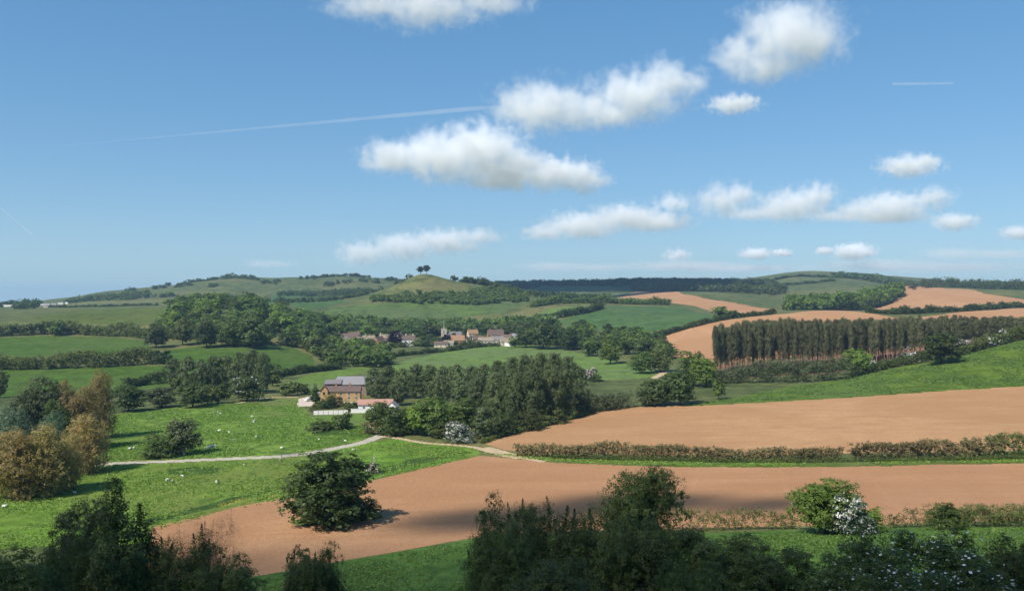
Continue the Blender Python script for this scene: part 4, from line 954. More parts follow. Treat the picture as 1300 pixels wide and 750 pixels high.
# the farm: long stone house, barns behind
D0 = 436.0
fh = house(434, None, D0, 18.5, 6.0, 4.5, 2.3, 4, STONE, TILE, 'long ochre stone farmhouse with a red brown roof', 'farmhouse', stacks=(-0.35, 0.5), wins=(5, 2), door=2)
g0 = ground(434, D0)
m = MB(); V = [(-9.9, -4.4, -1), (-6.3, -4.4, -1), (-6.3, 3.5, -1), (-9.9, 3.5, -1), (-9.9, -4.4, 5.2), (-6.3, -4.4, 5.2), (-6.3, 3.5, 5.2), (-9.9, 3.5, 5.2), (-8.1, -4.4, 7.4), (-8.1, 3.5, 7.4)]
m.add(V, [(0, 1, 5, 8, 4), (1, 2, 6, 5), (2, 3, 7, 9, 6), (3, 0, 4, 7), (5, 6, 9, 8), (7, 4, 8, 9), (3, 2, 1, 0)]); m.build('gabled_wing', STONE, fh)
m = MB()
for s in (-1, 1):
    o = [(-8.1+s*2.1, -4.8, 4.85), (-8.1+s*2.1, 3.9, 4.85), (-8.1, 3.9, 7.45), (-8.1, -4.8, 7.45)]
    m.add(o+[(x, y, z+.22) for x, y, z in o], [(0, 1, 2, 3), (4, 7, 6, 5), (0, 4, 5, 1), (2, 6, 7, 3), (1, 5, 6, 2), (0, 3, 7, 4)])
m.build('wing_roof', TILEO, fh)
m = MB(); m.box(-8.6, -7.6, -4.5, -4.36, 3.2, 4.5); m.build('window', GLASS, fh)
def barn(px, D, w, d, h, rise, yaw, label, wall, roof, shade_panel=None):
    g = ground(px, D); root = empty('barn', tuple(g), math.radians(yaw)); tag(root, label, 'barn')
    gable_block(w, d, h, rise).build('wall', wall, root); gable_roof(w, d, h, rise, 0.5, 0.18).build('roof', roof, root)
    if shade_panel: m = MB(); m.box(shade_panel[0], shade_panel[1], -d/2-0.12, -d/2+0.1, 0, h-0.5); m.build('bay_shade_panel', DARK, root)  # solid dark block painting the shade of an open bay
    return root
barn(446, 462, 17, 11, 5.6, 2.0, 3, 'long barn with a grey sheet roof behind the farmhouse', WOODM, SHEET, (-6, -1))
barn(424, 460, 8, 9, 6.0, 1.6, 3, 'dark open fronted barn at the left behind the farmhouse', DARK, SLATE, (-3.4, 3.4))
barn(455, 482, 22, 12, 5.6, 1.8, 2, 'rear barn with a pale grey roof behind the other barns', WOODM, SHEET)
# outbuildings, fence, car
ob = house(477, None, 392, 15, 5.0, 3.1, 1.9, 5, WHITE, PINK, 'low white outbuilding with a pinkish tiled roof', 'outbuilding', 'outbuilding', stacks=(), wins=(3, 1), door=1)
ob2 = house(499, None, 386, 4.6, 4.0, 2.6, 1.8, 80, WHITE, SHEET, 'small white gabled shed at the end of the pink roofed outbuilding', 'shed', 'shed', wins=(1, 1), door=None)
a = pt((398, 526.5)); b = pt((442, 525.5)); c = pt((455, 524)); L = np.hypot(*(b-a)[:2]); fc = empty('panel_fence', tuple(a), math.atan2(b[1]-a[1], b[0]-a[0])); tag(fc, 'white panel fence at the top of the mown lawn', 'fence')
n = 7
for k in range(n):
    x0, x1 = L*k/n, L*(k+1)/n; z = float(gz(a[0]+(b-a)[0]*(k+.5)/n, a[1]+(b-a)[1]*(k+.5)/n))-a[2]
    m = MB(); m.box(x0+.13, x1-.13, -.05, .05, z-0.1, z+1.75)
    for q in range(6): m.box(x0+.15+q*(x1-x0-.36)/6, x0+.22+q*(x1-x0-.36)/6, -.08, -.05, z, z+1.72)
    m.build('fence_panel', WHITE, fc)
    m = MB(); m.box(x0-.09, x0+.09, -.09, .09, z-0.3, z+1.95); m.build('post', STONEG, fc)
a = pt((455, 524)); m = MB(); m.box(-3.2, 3.2, -.2, .2, -0.5, 1.7); m.box(-3.35, 3.35, -.28, .28, 1.7, 1.82)
o = m.build('garden_wall', WHITE); o.location = a; o.rotation_euler = (0, 0, .06); tag(o, 'short white garden wall between the fence and the outbuilding', 'wall')
a = ground(444, 425); m = MB(); m.box(-5, 5, -.2, .2, -.4, .7); m.box(-5.1, 5.1, -.27, .27, .7, .8)
o = m.build('terrace_wall', CREAM); o.location = a; tag(o, 'low pale terrace wall in front of the stone farmhouse', 'wall')
def car(px, py, yaw, label):
    g = pt((px, py)); root = empty('parked_car', tuple(g), math.radians(yaw)); tag(root, label, 'car')
    prof = [(-2.1, .35), (-2.15, .75), (-1.95, .95), (-1.3, 1.0), (-.75, 1.45), (.9, 1.5), (1.75, 1.02), (2.1, .9), (2.15, .4)]
    m = MB(); V = []
    for y in (-.82, .82):
        for x, z in prof: V.append((x, y*(0.86 if z > 1.2 else 1), z))
    n = len(prof); m.add(V, [tuple(range(n)), tuple(range(2*n-1, n-1, -1))]+[(i, (i+1) % n, n+(i+1) % n, n+i) for i in range(n)]); m.build('body', METAL, root, 0.03)
    m = MB()
    for y in (-.76, .76): m.box(-.95, 1.2, y-.03, y+.03, 1.04, 1.38)
    m.box(-1.2, -.85, -.6, .6, 1.1, 1.36); m.build('windows', GLASS, root)
    for x in (-1.35, 1.35):
        for y in (-.8, .8):
            V, Q = tube([(x, y-.11, .33), (x, y+.11, .33)], [.33, .33], 12); w_ = link('wheel', mesh_np('wheel', V, np.array(Q), [RUBBER]), root)
            m = MB(); m.box(x-.16, x+.16, y-.13, y+.13, .17, .49); m.build('hub', FRAME, w_)
car(391.5, 509, 60, 'white car parked in the farmyard')
# farm garden shrubs
for px, top, base, w, kind, lf, lb in ((401, 488, 512, 16, 'tree', 'mid', 'green garden tree left of the farmhouse front'), (418, 500, 516, 18, 'bush', 'ochre', 'reddish garden shrub before the farmhouse'), (430, 498, 516, 16, 'bush', 'hedge', 'brown red shrub beside the farmhouse path'),
    (412, 506, 518, 26, 'bush', 'dark', 'dark garden bush above the white fence'), (444, 509, 521, 16, 'bush', 'hedgeg', 'mixed flowery bush above the white fence'), (453, 509, 520, 12, 'bush', 'mid', 'green bush by the short white garden wall'), (398, 512, 522, 12, 'bush', 'hedgeg', 'small bush at the left end of the white fence'),
    (448, 493, 503, 14, 'bush', 'mid', 'climbing greenery against the farmhouse lean to'), (386, 487, 499, 14, 'bush', 'dark', 'dark bush by the yard drive')):
    tree(px, top, base, w, kind, lf, lb, name='garden_tree' if kind == 'tree' else 'garden_shrub', cat='shrub' if kind == 'bush' else 'tree')
# the village
for px, D, w, d, h, rise, yaw, wall, roof, lb, kw in (
    (441, 870, 21, 7, 5.2, 3.4, 5, STONEG, TILE, 'long low house at the left end of the village', dict(stacks=(-.9, .1, .9), wins=(5, 2))),
    (459, 850, 14, 6.5, 5, 3, -8, STONE, THATCH, 'yellowish terrace of cottages second from the left', dict(stacks=(-.9, .9), wins=(5, 2))),
    (468, 880, 12, 7, 5, 3, 15, CREAM, THATCH, 'cream cottage behind the yellowish terrace', dict(stacks=(.9,), wins=(3, 2))),
    (481, 838, 11, 8, 5.2, 4.2, 62, BRICK, TILE, 'warm brick house showing its gable end', dict(stacks=(.8,), wins=(2, 2))),
    (488, 848, 11, 7, 4.6, 3.6, -10, STONEG, TILE, 'brown roofed cottage joined to the warm brick gable', dict(stacks=(.9,), wins=(3, 2))),
    (489, 905, 12, 6.5, 4.8, 3.0, 8, WHITE, THATCH, 'pale roofed cottage above the brick gable house', dict(stacks=(-.9,), wins=(3, 2))),
    (517, 862, 15, 8, 6.0, 3.8, 6, WHITE, TILE, 'bright white house with a brown red roof', dict(stacks=(-.2, .85), wins=(4, 2))),
    (506, 935, 9, 6.5, 4.8, 3.4, 75, WHITE, THATCH, 'white gabled cottage among the trees above the village', dict(stacks=(), wins=(2, 2))),
    (560, 838, 13, 6, 3.0, 2.4, 4, CREAM, TILE, 'low brown roofed building on the edge of the pale field', dict(stacks=(), wins=(3, 1))),
    (581, 868, 13, 8, 4.6, 4.6, 8, BRICK, TILEO, 'house with a bright orange tiled roof', dict(stacks=(.9,), wins=(3, 2))),
    (591, 872, 9, 7, 4.4, 3.4, 70, STONEG, TILE, 'dark roofed house joined to the orange roof', dict(stacks=(.7,), wins=(2, 2))),
    (617, 862, 15, 7, 4.8, 3.0, -4, STONEG, THATCH, 'grey white terrace of cottages right of the orange roof', dict(stacks=(-.9, 0, .9), wins=(5, 2))),
    (631, 870, 13, 7, 4.8, 3.6, -6, STONEG, SLATE, 'grey cottage in the middle of the right hand row', dict(stacks=(-.9, .9), wins=(4, 2))),
    (629, 935, 17, 9, 5.5, 5.5, 10, BRICK, TILE, 'large house with a broad pinkish brown roof', dict(stacks=(-.8, .8), wins=(4, 2))),
    (641, 858, 9, 7, 3.8, 3.6, 12, CREAM, THATCH, 'small thatched cottage left of the pale barn', dict(stacks=(.6,), wins=(2, 1))),
    (650, 848, 11, 9, 3.6, 4.6, 35, WHITE, THATCH, 'pale barn like cottage at the right end of the village', dict(stacks=(), wins=(2, 1), hip=True)),
    (634, 1010, 13, 7, 4.5, 3, 4, CREAM, SLATE, 'cottage half hidden above the broad pinkish roof', dict(stacks=(.8,), wins=(3, 2))),
    (658, 930, 14, 7, 4.2, 2.6, 3, WHITE, SHEET, 'long grey roofed building behind the last cottages', dict(stacks=(), wins=(4, 1))),
    (450, 905, 12, 7, 4.8, 3.4, -12, STONEG, TILE, 'brown house behind the left village terrace', dict(stacks=(.8,), wins=(3, 2))),
    (436, 845, 9, 6.5, 4.2, 3.2, 50, CREAM, THATCH, 'small gabled cottage at the far left of the village', dict(stacks=(), wins=(2, 2))),
    (473, 842, 9, 6, 4.4, 3.0, -5, STONE, TILE, 'small stone cottage between the terrace and the brick gable', dict(stacks=(.8,), wins=(3, 2))),
    (499, 880, 10, 6.5, 4.4, 3.2, 30, STONEG, SLATE, 'slate roofed cottage behind the copper beech', dict(stacks=(-.8,), wins=(3, 2))),
    (570, 842, 10, 6, 3.4, 2.6, -8, STONEG, THATCH, 'thatched cottage by the edge of the pale field', dict(stacks=(.8,), wins=(3, 1))),
    (607, 880, 11, 6.5, 4.8, 3.2, 12, STONEG, TILE, 'brown roofed cottage at the left of the right hand row', dict(stacks=(-.8,), wins=(3, 2))),
    (643, 895, 11, 7, 4.8, 3.6, -15, BRICK, TILE, 'brown roofed house behind the small thatched cottage', dict(stacks=(.8,), wins=(3, 2))),
    (600, 960, 11, 7, 5.5, 4.0, 20, CREAM, TILEO, 'cream house with tall chimneys beyond the orange roof', dict(stacks=(-.9, .9), wins=(3, 2)))):
    house(px, None, D, w, d, h, rise, yaw, wall, roof, lb, **kw)
# church tower with its flagpole
D = 905; g = ground(563.5, D); g[2] += 0.5; ch = empty('church', tuple(g), .1); tag(ch, 'grey stone church tower with battlements and a flagpole', 'church')
m = MB(); m.box(-2.7, 2.7, -2.7, 2.7, -6, 12.5); m.box(-2.85, 2.85, -2.85, 2.85, 8.0, 8.3); m.box(-2.9, 2.9, -2.9, 2.9, 12.5, 12.8); m.build('tower', STONEG, ch)
m = MB()
for k in range(4):
    x = -2.7+k*1.6
    for s in (-2.72, 2.4): m.box(x, x+.75, s, s+.35, 12.8, 13.7); m.box(s, s+.35, x+0.01, x+.74, 12.81, 13.69)
m.build('battlements', STONEG, ch)
m = MB(); m.box(-.5, .5, -2.78, -2.6, 9.0, 11.2); m.build('belfry_shade_panel', DARK, ch)  # dark block in place of the shade inside the belfry
V, Q = tube([(0, 0, 12.5), (0, 0, 22)], [.16, .08], 8); link('flagpole', mesh_np('flagpole', V, Q, [FRAME]), ch)
m = gable_block(15, 7.5, 6.0, 4); nv = m.build('nave', STONEG, ch); nv.location = (10.3, 0.5, 0); rr_ = gable_roof(15, 7.5, 6.0, 4); ro = rr_.build('nave_roof', SLATE, nv)
# village garden trees
GV = 'garden trees between the village houses'
rv = np.random.default_rng(31)
for px, D, H, W, lf in ((431, 830, 9, 10, 'mid'), (449, 832, 8, 9, 'hedgeg'), (446, 900, 11, 12, 'dark'), (474, 830, 7, 8, 'mid'), (497, 855, 9, 9, 'dark'), (510, 838, 7, 12, 'hedgeg'), (529, 850, 10, 14, 'hedgeg'), (541, 846, 10, 15, 'dark'), (551, 850, 8, 10, 'mid'), (568, 850, 9, 11, 'mid'),
    (578, 842, 8, 10, 'dark'), (588, 846, 9, 10, 'hedgeg'), (597, 850, 10, 12, 'mid'), (606, 853, 9, 12, 'dark'), (574, 905, 14, 12, 'deep'), (586, 930, 13, 14, 'grey'), (602, 900, 12, 12, 'hedgeg'), (612, 925, 12, 12, 'mid'), (644, 905, 10, 12, 'mid'), (667, 860, 10, 11, 'mid'), (655, 880, 8, 9, 'hedgeg'),
    (522, 900, 12, 13, 'dark'), (535, 890, 12, 13, 'mid'), (547, 895, 13, 14, 'dark'), (480, 900, 10, 11, 'mid'), (620, 842, 3.5, 7, 'mid'), (633, 845, 3.0, 6, 'dark'), (556, 870, 11, 12, 'deep')):
    place_tree('garden_tree', ground(px, D), H*.68, W*.9, 'wood', lf, 'garden tree standing among the village houses', 'tree', GV, hpx=H*F/D, sink=.2)
for px, D, H, W, lb in ((501, 848, 15, 15, 'large purple copper beech left of the white village house'), (452, 838, 8, 8, 'small purple tree before the left village terrace'), (566, 858, 11, 11, 'dark purple tree below the church tower')):
    place_tree('copper_beech', ground(px, D), H, W, 'round', 'copper', lb, 'tree', None, hpx=30, sink=.2)
# caravans and sheds on the left skyline
def caravan(px, D, w, yaw, label):
    g = ground(px, D); root = empty('static_caravan', tuple(g), math.radians(yaw)); tag(root, label, 'caravan')
    m = MB(); m.box(-w/2, w/2, -1.8, 1.8, .5, 3.4); m.build('body', WHITE, root, .12)
    gable_roof(w, 3.6, 3.4, .45, .12, .1).build('roof', WHITE, root)
    m = MB()
    for k in range(4): m.box(-w/2+w*(k+.3)/4, -w/2+w*(k+.7)/4, -1.84, -1.78, 1.6, 2.6)
    m.build('windows', GLASS, root)
for px, D, w, yaw, lb in ((10.5, 1700, 16, 0, 'longest white caravan at the left edge of the skyline'), (22, 1705, 5, 10, 'short white caravan beside the longest one'), (52, 1760, 11, 5, 'white caravan first right of the dark copse'), (62, 1765, 9, -20, 'white caravan in the middle of the skyline group'),
    (68, 1755, 8, 30, 'white caravan just right of the middle one'), (77, 1765, 10, 10, 'white caravan fourth along the skyline'), (85, 1770, 6, -10, 'smallest white caravan at the right end of the skyline')):
    caravan(px, D, w, yaw, lb)
house(60, None, 1500, 10, 7, 3.5, 3, 5, STONEG, SHEET, 'small grey roofed farm building below the caravans', 'farm_building', 'building', wins=None)
# field shelter in the bush clump
g = pt((230, 578)); rt = empty('field_shelter', tuple(g), .4); tag(rt, 'small pinkish field shelter tucked against the bush clump', 'shelter')
m = MB(); m.box(-1.2, 1.2, -.9, .9, -.2, 1.7); m.build('wall', CREAM, rt)
m = MB(); o = [(-1.4, -1.1, 1.75), (1.4, -1.1, 1.75), (1.4, 1.1, 2.15), (-1.4, 1.1, 2.15)]; m.add(o+[(x, y, z+.1) for x, y, z in o], [(0, 1, 2, 3), (4, 7, 6, 5), (0, 4, 5, 1), (2, 6, 7, 3), (1, 5, 6, 2), (0, 3, 7, 4)]); m.build('roof', PINK, rt)
m = MB(); m.box(-.5, .5, -.95, -.85, 0, 1.4); m.build('shade_panel', DARK, rt)  # dark sheet that paints the shelter's inner shade
# gate across the lane
a = pt((368, 580.5)); gt = empty('field_gate', tuple(a), .3); tag(gt, 'grey metal field gate beside the lane', 'gate')
m = MB()
for z in (.25, .5, .75, 1.0, 1.2): m.box(-2.4, 2.4, -.03, .03, z, z+.06)
for x in (-2.4, 0, 2.36): m.box(x, x+.05, -.035, .035, .2, 1.26)
m.build('gate_bars', SHEET, gt)
for x in (-2.6, 2.6): m = MB(); m.box(x-.1, x+.1, -.1, .1, -.3, 1.5); m.build('post', WOODM, gt)

# ------------------------------------------------------------------ sheep
def sheep_mesh(head_down, seed):
    """one continuous woolly body: barrel, neck, head, four legs"""
    v = [(0, 0, .62), (.32, 0, .64), (.50, 0, .70 if not head_down else .60), (.70, 0, .86 if not head_down else .30), (.84, 0, .84 if not head_down else .16), (-.34, 0, .63), (-.50, 0, .56),
         (.30, .14, .45), (.31, .14, .2), (.32, .14, 0), (.30, -.14, .45), (.31, -.14, .2), (.32, -.14, 0), (-.32, .14, .45), (-.36, .14, .2), (-.33, .14, 0), (-.32, -.14, .45), (-.36, -.14, .2), (-.33, -.14, 0),
         (.72, .12, .90 if not head_down else .34), (.72, -.12, .90 if not head_down else .34)]
    e = [(0, 1), (1, 2), (2, 3), (3, 4), (0, 5), (5, 6), (1, 7), (7, 8), (8, 9), (1, 10), (10, 11), (11, 12), (5, 13), (13, 14), (14, 15), (5, 16), (16, 17), (17, 18), (3, 19), (3, 20)]
    rd = [.30, .29, .19, .11, .06, .29, .12]+[.11, .05, .045]*4+[.03, .03]
    me = bpy.data.meshes.new('sheep'); me.from_pydata(v, e, []); o = link('tmp', me)
    sk = o.modifiers.new('s', 'SKIN'); sk.use_smooth_shade = True; o.modifiers.new('u', 'SUBSURF').levels = 1; o.modifiers['u'].render_levels = 1
    for k, q in enumerate(me.skin_vertices[0].data): q.radius = (rd[k], rd[k]); q.use_root = (k == 0)
    dg = bpy.context.evaluated_depsgraph_get(); m2 = bpy.data.meshes.new_from_object(o.evaluated_get(dg)); bpy.data.objects.remove(o); bpy.data.meshes.remove(me)
    m2.name = 'sheep'; m2.materials.clear(); m2.materials.append(WOOL); return m2
SH = [sheep_mesh(True, 1), sheep_mesh(False, 2)]
rs = np.random.default_rng(5)
for px, py in ((271, 525), (276.5, 524), (280, 526), (320, 530), (323, 535), (278, 548), (291, 550), (297, 560), (325, 556), (164, 571), (170, 570), (155, 551), (357, 570), (322, 537), (310, 592), (212, 611), (219, 612), (275, 614), (95, 627), (5, 645), (405, 559), (438, 561), (449, 572), (356, 585), (232, 606), (262, 570)):
    g = pt((px, py)); s = link('sheep', SH[rs.integers(0, 2)]); s.location = g; s.rotation_euler = (0, 0, rs.random()*6.28); sc_ = 0.78+.2*rs.random(); s.scale = (sc_,)*3
    tag(s, 'small white sheep grazing in the green meadow', 'sheep', 'sheep grazing in the meadows')
s = link('sheep', SH[1]); s.location = pt((268, 571)); s.rotation_euler = (0, 0, .2); s.scale = (1.9,)*3; tag(s, 'largest cream sheep standing right of the bush clump', 'sheep', None)
# bird
Vb = [(-.9, 0, .25), (-.35, .12, .1), (-.35, -.12, .1), (0, .3, 0), (0, -.25, 0), (.9, 0, .25), (.35, .12, .1), (.35, -.12, .1), (0, .02, .12), (0, .02, -.1), (0, -.5, .02), (.1, -.48, .0), (-.1, -.48, .0)]
Fb = [(0, 2, 1), (1, 2, 4, 3), (5, 6, 7), (6, 3, 4, 7), (3, 8, 4), (3, 9, 4), (4, 11, 12), (8, 10, 4)]
me = bpy.data.meshes.new('bird'); me.from_pydata(Vb, [], Fb); me.materials.append(DARK); o = link('bird', me); o.location = ((108-CX)/F*420, 420, EYE+(HY-303)/F*420); o.rotation_euler = (0.2, .15, .6)
tag(o, 'lone dark bird flying low in the sky on the left', 'bird')
print('built things', round(time.time()-T0, 1))
HAZE, CLOUDS, CLOUD_STEP, EXPOSURE = 0.85e-4, True, 0.5, 0.4

# ------------------------------------------------------------------ sun, sky, air
SUN_EL, SUN_AZ = math.radians(48), math.atan2(-0.71, -0.70)     # azimuth measured from +Y towards +X
SUN = Vector((math.sin(SUN_AZ)*math.cos(SUN_EL), math.cos(SUN_AZ)*math.cos(SUN_EL), math.sin(SUN_EL)))
w = bpy.data.worlds.new('World'); SC.world = w; w.use_nodes = True
nt = w.node_tree; bg = nt.nodes['Background']
sky = nt.nodes.new('ShaderNodeTexSky'); sky.sky_type = 'NISHITA'; sky.sun_disc = False
sky.sun_elevation = SUN_EL; sky.sun_rotation = SUN_AZ % (2*math.pi)
sky.altitude = 60; sky.air_density = 1.0; sky.dust_density = 0.0; sky.ozone_density = 3.0
hsv = nt.nodes.new('ShaderNodeHueSaturation'); hsv.inputs['Saturation'].default_value = 1.3
nt.links.new(sky.outputs[0], hsv.inputs['Color'])
def vmul(src, v):
    n = nt.nodes.new('ShaderNodeVectorMath'); n.operation = 'MULTIPLY'; n.inputs[1].default_value = v; nt.links.new(src, n.inputs[0]); return n.outputs[0]
gm = nt.nodes.new('ShaderNodeGamma'); gm.inputs['Gamma'].default_value = 0.58        # evens the zenith to horizon range as the photograph's exposure does
nt.links.new(vmul(hsv.outputs[0], (0.124,)*3), gm.inputs['Color'])
nt.links.new(vmul(gm.outputs[0], (4.2, 5.38, 6.4)), bg.inputs[0]); bg.inputs[1].default_value = 0.10
sl = bpy.data.lights.new('sun', 'SUN'); sl.energy = 5.0; sl.angle = math.radians(0.53); sl.color = (1.0, 0.945, 0.86)
so = bpy.data.objects.new('sun', sl); COL.objects.link(so)
so.rotation_euler = (-SUN).to_track_quat('-Z', 'Y').to_euler(); so.location = (-200, -100, 400)

# the air of the valley
def box_mesh(name, lo, hi):
    V = [(x, y, z) for x in (lo[0], hi[0]) for y in (lo[1], hi[1]) for z in (lo[2], hi[2])]
    return mesh_np(name, V, [(0, 1, 3, 2), (4, 6, 7, 5), (0, 4, 5, 1), (2, 3, 7, 6), (0, 2, 6, 4), (1, 5, 7, 3)], [])
hm, nt, nd, lk = new_mat('valley_haze')
pv = N(nt, 'ShaderNodeVolumePrincipled', Density=HAZE, Anisotropy=0.2)
pv.inputs['Color'].default_value = (0.44, 0.68, 1.0, 1)
o = nt.nodes.new('ShaderNodeOutputMaterial'); lk.new(pv.outputs[0], o.inputs['Volume'])
zlo, zhi = float(TZ.min())-1.0, float(TZ.max())+45.0
hz = link('haze', box_mesh('haze', (TX.min()-60, -60, zlo), (TX.max()+60, 14060, zhi))); hz.data.materials.append(hm)
tag(hz, 'thin bluish summer haze filling the whole valley', 'haze', None, 'stuff')
print('haze top', zhi)

# ------------------------------------------------------------------ clouds: billows of vapour
def cloud_mat(name, blobs, size, dens, k, seed, soft, nscale):
    """vapour thick in the heart of its billows, torn at the edge; blobs: centre, radii in the cloud's own metres"""
    m, nt, nd, lk = new_mat(name)
    tc = nt.nodes.new('ShaderNodeTexCoord'); p = tc.outputs['Object']; acc = None
    for c, r in blobs:
        mp = nt.nodes.new('ShaderNodeMapping'); mp.vector_type = 'POINT'
        mp.inputs['Scale'].default_value = tuple(1/x for x in r); mp.inputs['Location'].default_value = tuple(-a/b for a, b in zip(c, r))
        lk.new(p, mp.inputs['Vector'])
        ln = nt.nodes.new('ShaderNodeVectorMath'); ln.operation = 'LENGTH'; lk.new(mp.outputs[0], ln.inputs[0])
        d = nt.nodes.new('ShaderNodeMath'); d.operation = 'SUBTRACT'; d.inputs[0].default_value = 1.0; lk.new(ln.outputs['Value'], d.inputs[1])
        if acc is None: acc = d.outputs[0]
        else:
            s = nt.nodes.new('ShaderNodeMath'); s.operation = 'SMOOTH_MAX'; s.inputs[2].default_value = 0.25
            lk.new(acc, s.inputs[0]); lk.new(d.outputs[0], s.inputs[1]); acc = s.outputs[0]
    n1 = noise_out(nt, p, nscale/size, 6, 0.60, 0.25)
    a = nt.nodes.new('ShaderNodeMath'); a.operation = 'MULTIPLY_ADD'; a.inputs[1].default_value = k; a.inputs[2].default_value = -0.5*k+0.05
    lk.new(n1, a.inputs[0])
    b = nt.nodes.new('ShaderNodeMath'); b.operation = 'ADD'; lk.new(a.outputs[0], b.inputs[0]); lk.new(acc, b.inputs[1])
    rm = ramp(nt, b.outputs[0], 0.0, soft)
    pw = nt.nodes.new('ShaderNodeMath'); pw.operation = 'POWER'; pw.inputs[1].default_value = 1.5; lk.new(rm, pw.inputs[0])
    f = nt.nodes.new('ShaderNodeMath'); f.operation = 'MULTIPLY'; f.inputs[1].default_value = dens; lk.new(pw.outputs[0], f.inputs[0])
    v = N(nt, 'ShaderNodeVolumeScatter', Anisotropy=0.0); v.inputs['Color'].default_value = (1, 1, 1, 1); lk.new(f.outputs[0], v.inputs['Density'])
    o = nt.nodes.new('ShaderNodeOutputMaterial'); lk.new(v.outputs[0], o.inputs['Volume'])
    m.cycles.volume_step_rate = CLOUD_STEP
    return m
def ico(n=2):
    bm = bmesh.new(); bmesh.ops.create_icosphere(bm, subdivisions=n, radius=1.0)
    V = np.array([v.co[:] for v in bm.verts]); T = np.array([[v.index for v in f.verts] for f in bm.faces]); bm.free(); return V, T
ICO = ico(3)
def cloud(centre, blobs, label, dens_tau=2.3, k=2.6, soft=1.35, nscale=9, name='cloud', cat='cloud', seed=1, voxel=None):
    """centre in the world; blobs: offsets and radii in metres"""
    Vs, Ts, n0 = [], [], 0
    for c, r in blobs:
        Vs.append(ICO[0]*np.array(r)*1.4+np.array(c)); Ts.append(ICO[1]+n0); n0 += len(ICO[0])
    V = np.concatenate(Vs); T = np.concatenate(Ts)
    me = mesh_np('tmp', V, T, [])
    ob = link('tmp', me); md = ob.modifiers.new('r', 'REMESH'); md.mode = 'VOXEL'
    md.voxel_size = min(min(r) for _c, r in blobs)/5.0 if voxel is None else voxel
    dg = bpy.context.evaluated_depsgraph_get(); ev = ob.evaluated_get(dg)
    me2 = bpy.data.meshes.new_from_object(ev); bpy.data.objects.remove(ob); bpy.data.meshes.remove(me); me2.name = name
    size = max(max(abs(c[0])+r[0] for c, r in blobs)*2, 1)
    rmin = np.mean([min(r) for _c, r in blobs])
    me2.materials.clear(); me2.materials.append(cloud_mat(name+'_vapour', blobs, 6*rmin, dens_tau/rmin, k, seed, soft, nscale))
    o = link(name, me2); o.location = centre
    return tag(o, label, cat)
def sky_cloud(D, puffs, label, **kw):
    """puffs: (px, py, half width px, half height px) at depth D"""
    s = D/F; P = np.array(puffs, float)
    c = np.array([(P[:, 0].mean()-CX)*s, D, EYE+(HY-P[:, 1].mean())*s])
    r = np.random.default_rng(len(puffs)*7+int(D)); bl = []
    for px, py, a, b in puffs:
        q = np.array([(px-CX)*s, D+r.normal()*a*s*0.35, EYE+(HY-py)*s])-c
        a *= 1.1; b *= 1.13
        bl.append((tuple(q), (a*s, (0.6*a+0.4*b)*s, b*s)))
    return cloud(tuple(c), bl, label, **kw)
def shade_cloud(patches, alt, label, thick=110, **kw):
    """a cloud up-sun: (ground x, ground y, half length, half width) of the shade it throws"""
    t = [(alt-float(gz(x, max(y, 20))))/SUN.z for x, y, _a, _b in patches]
    C = np.array([[x+SUN.x*q, y+SUN.y*q, alt] for (x, y, _a, _b), q in zip(patches, t)]); c = C.mean(0)
    return cloud(tuple(c), [(tuple(q-c), (a, b, thick)) for q, (_x, _y, a, b) in zip(C, patches)], label, **kw)
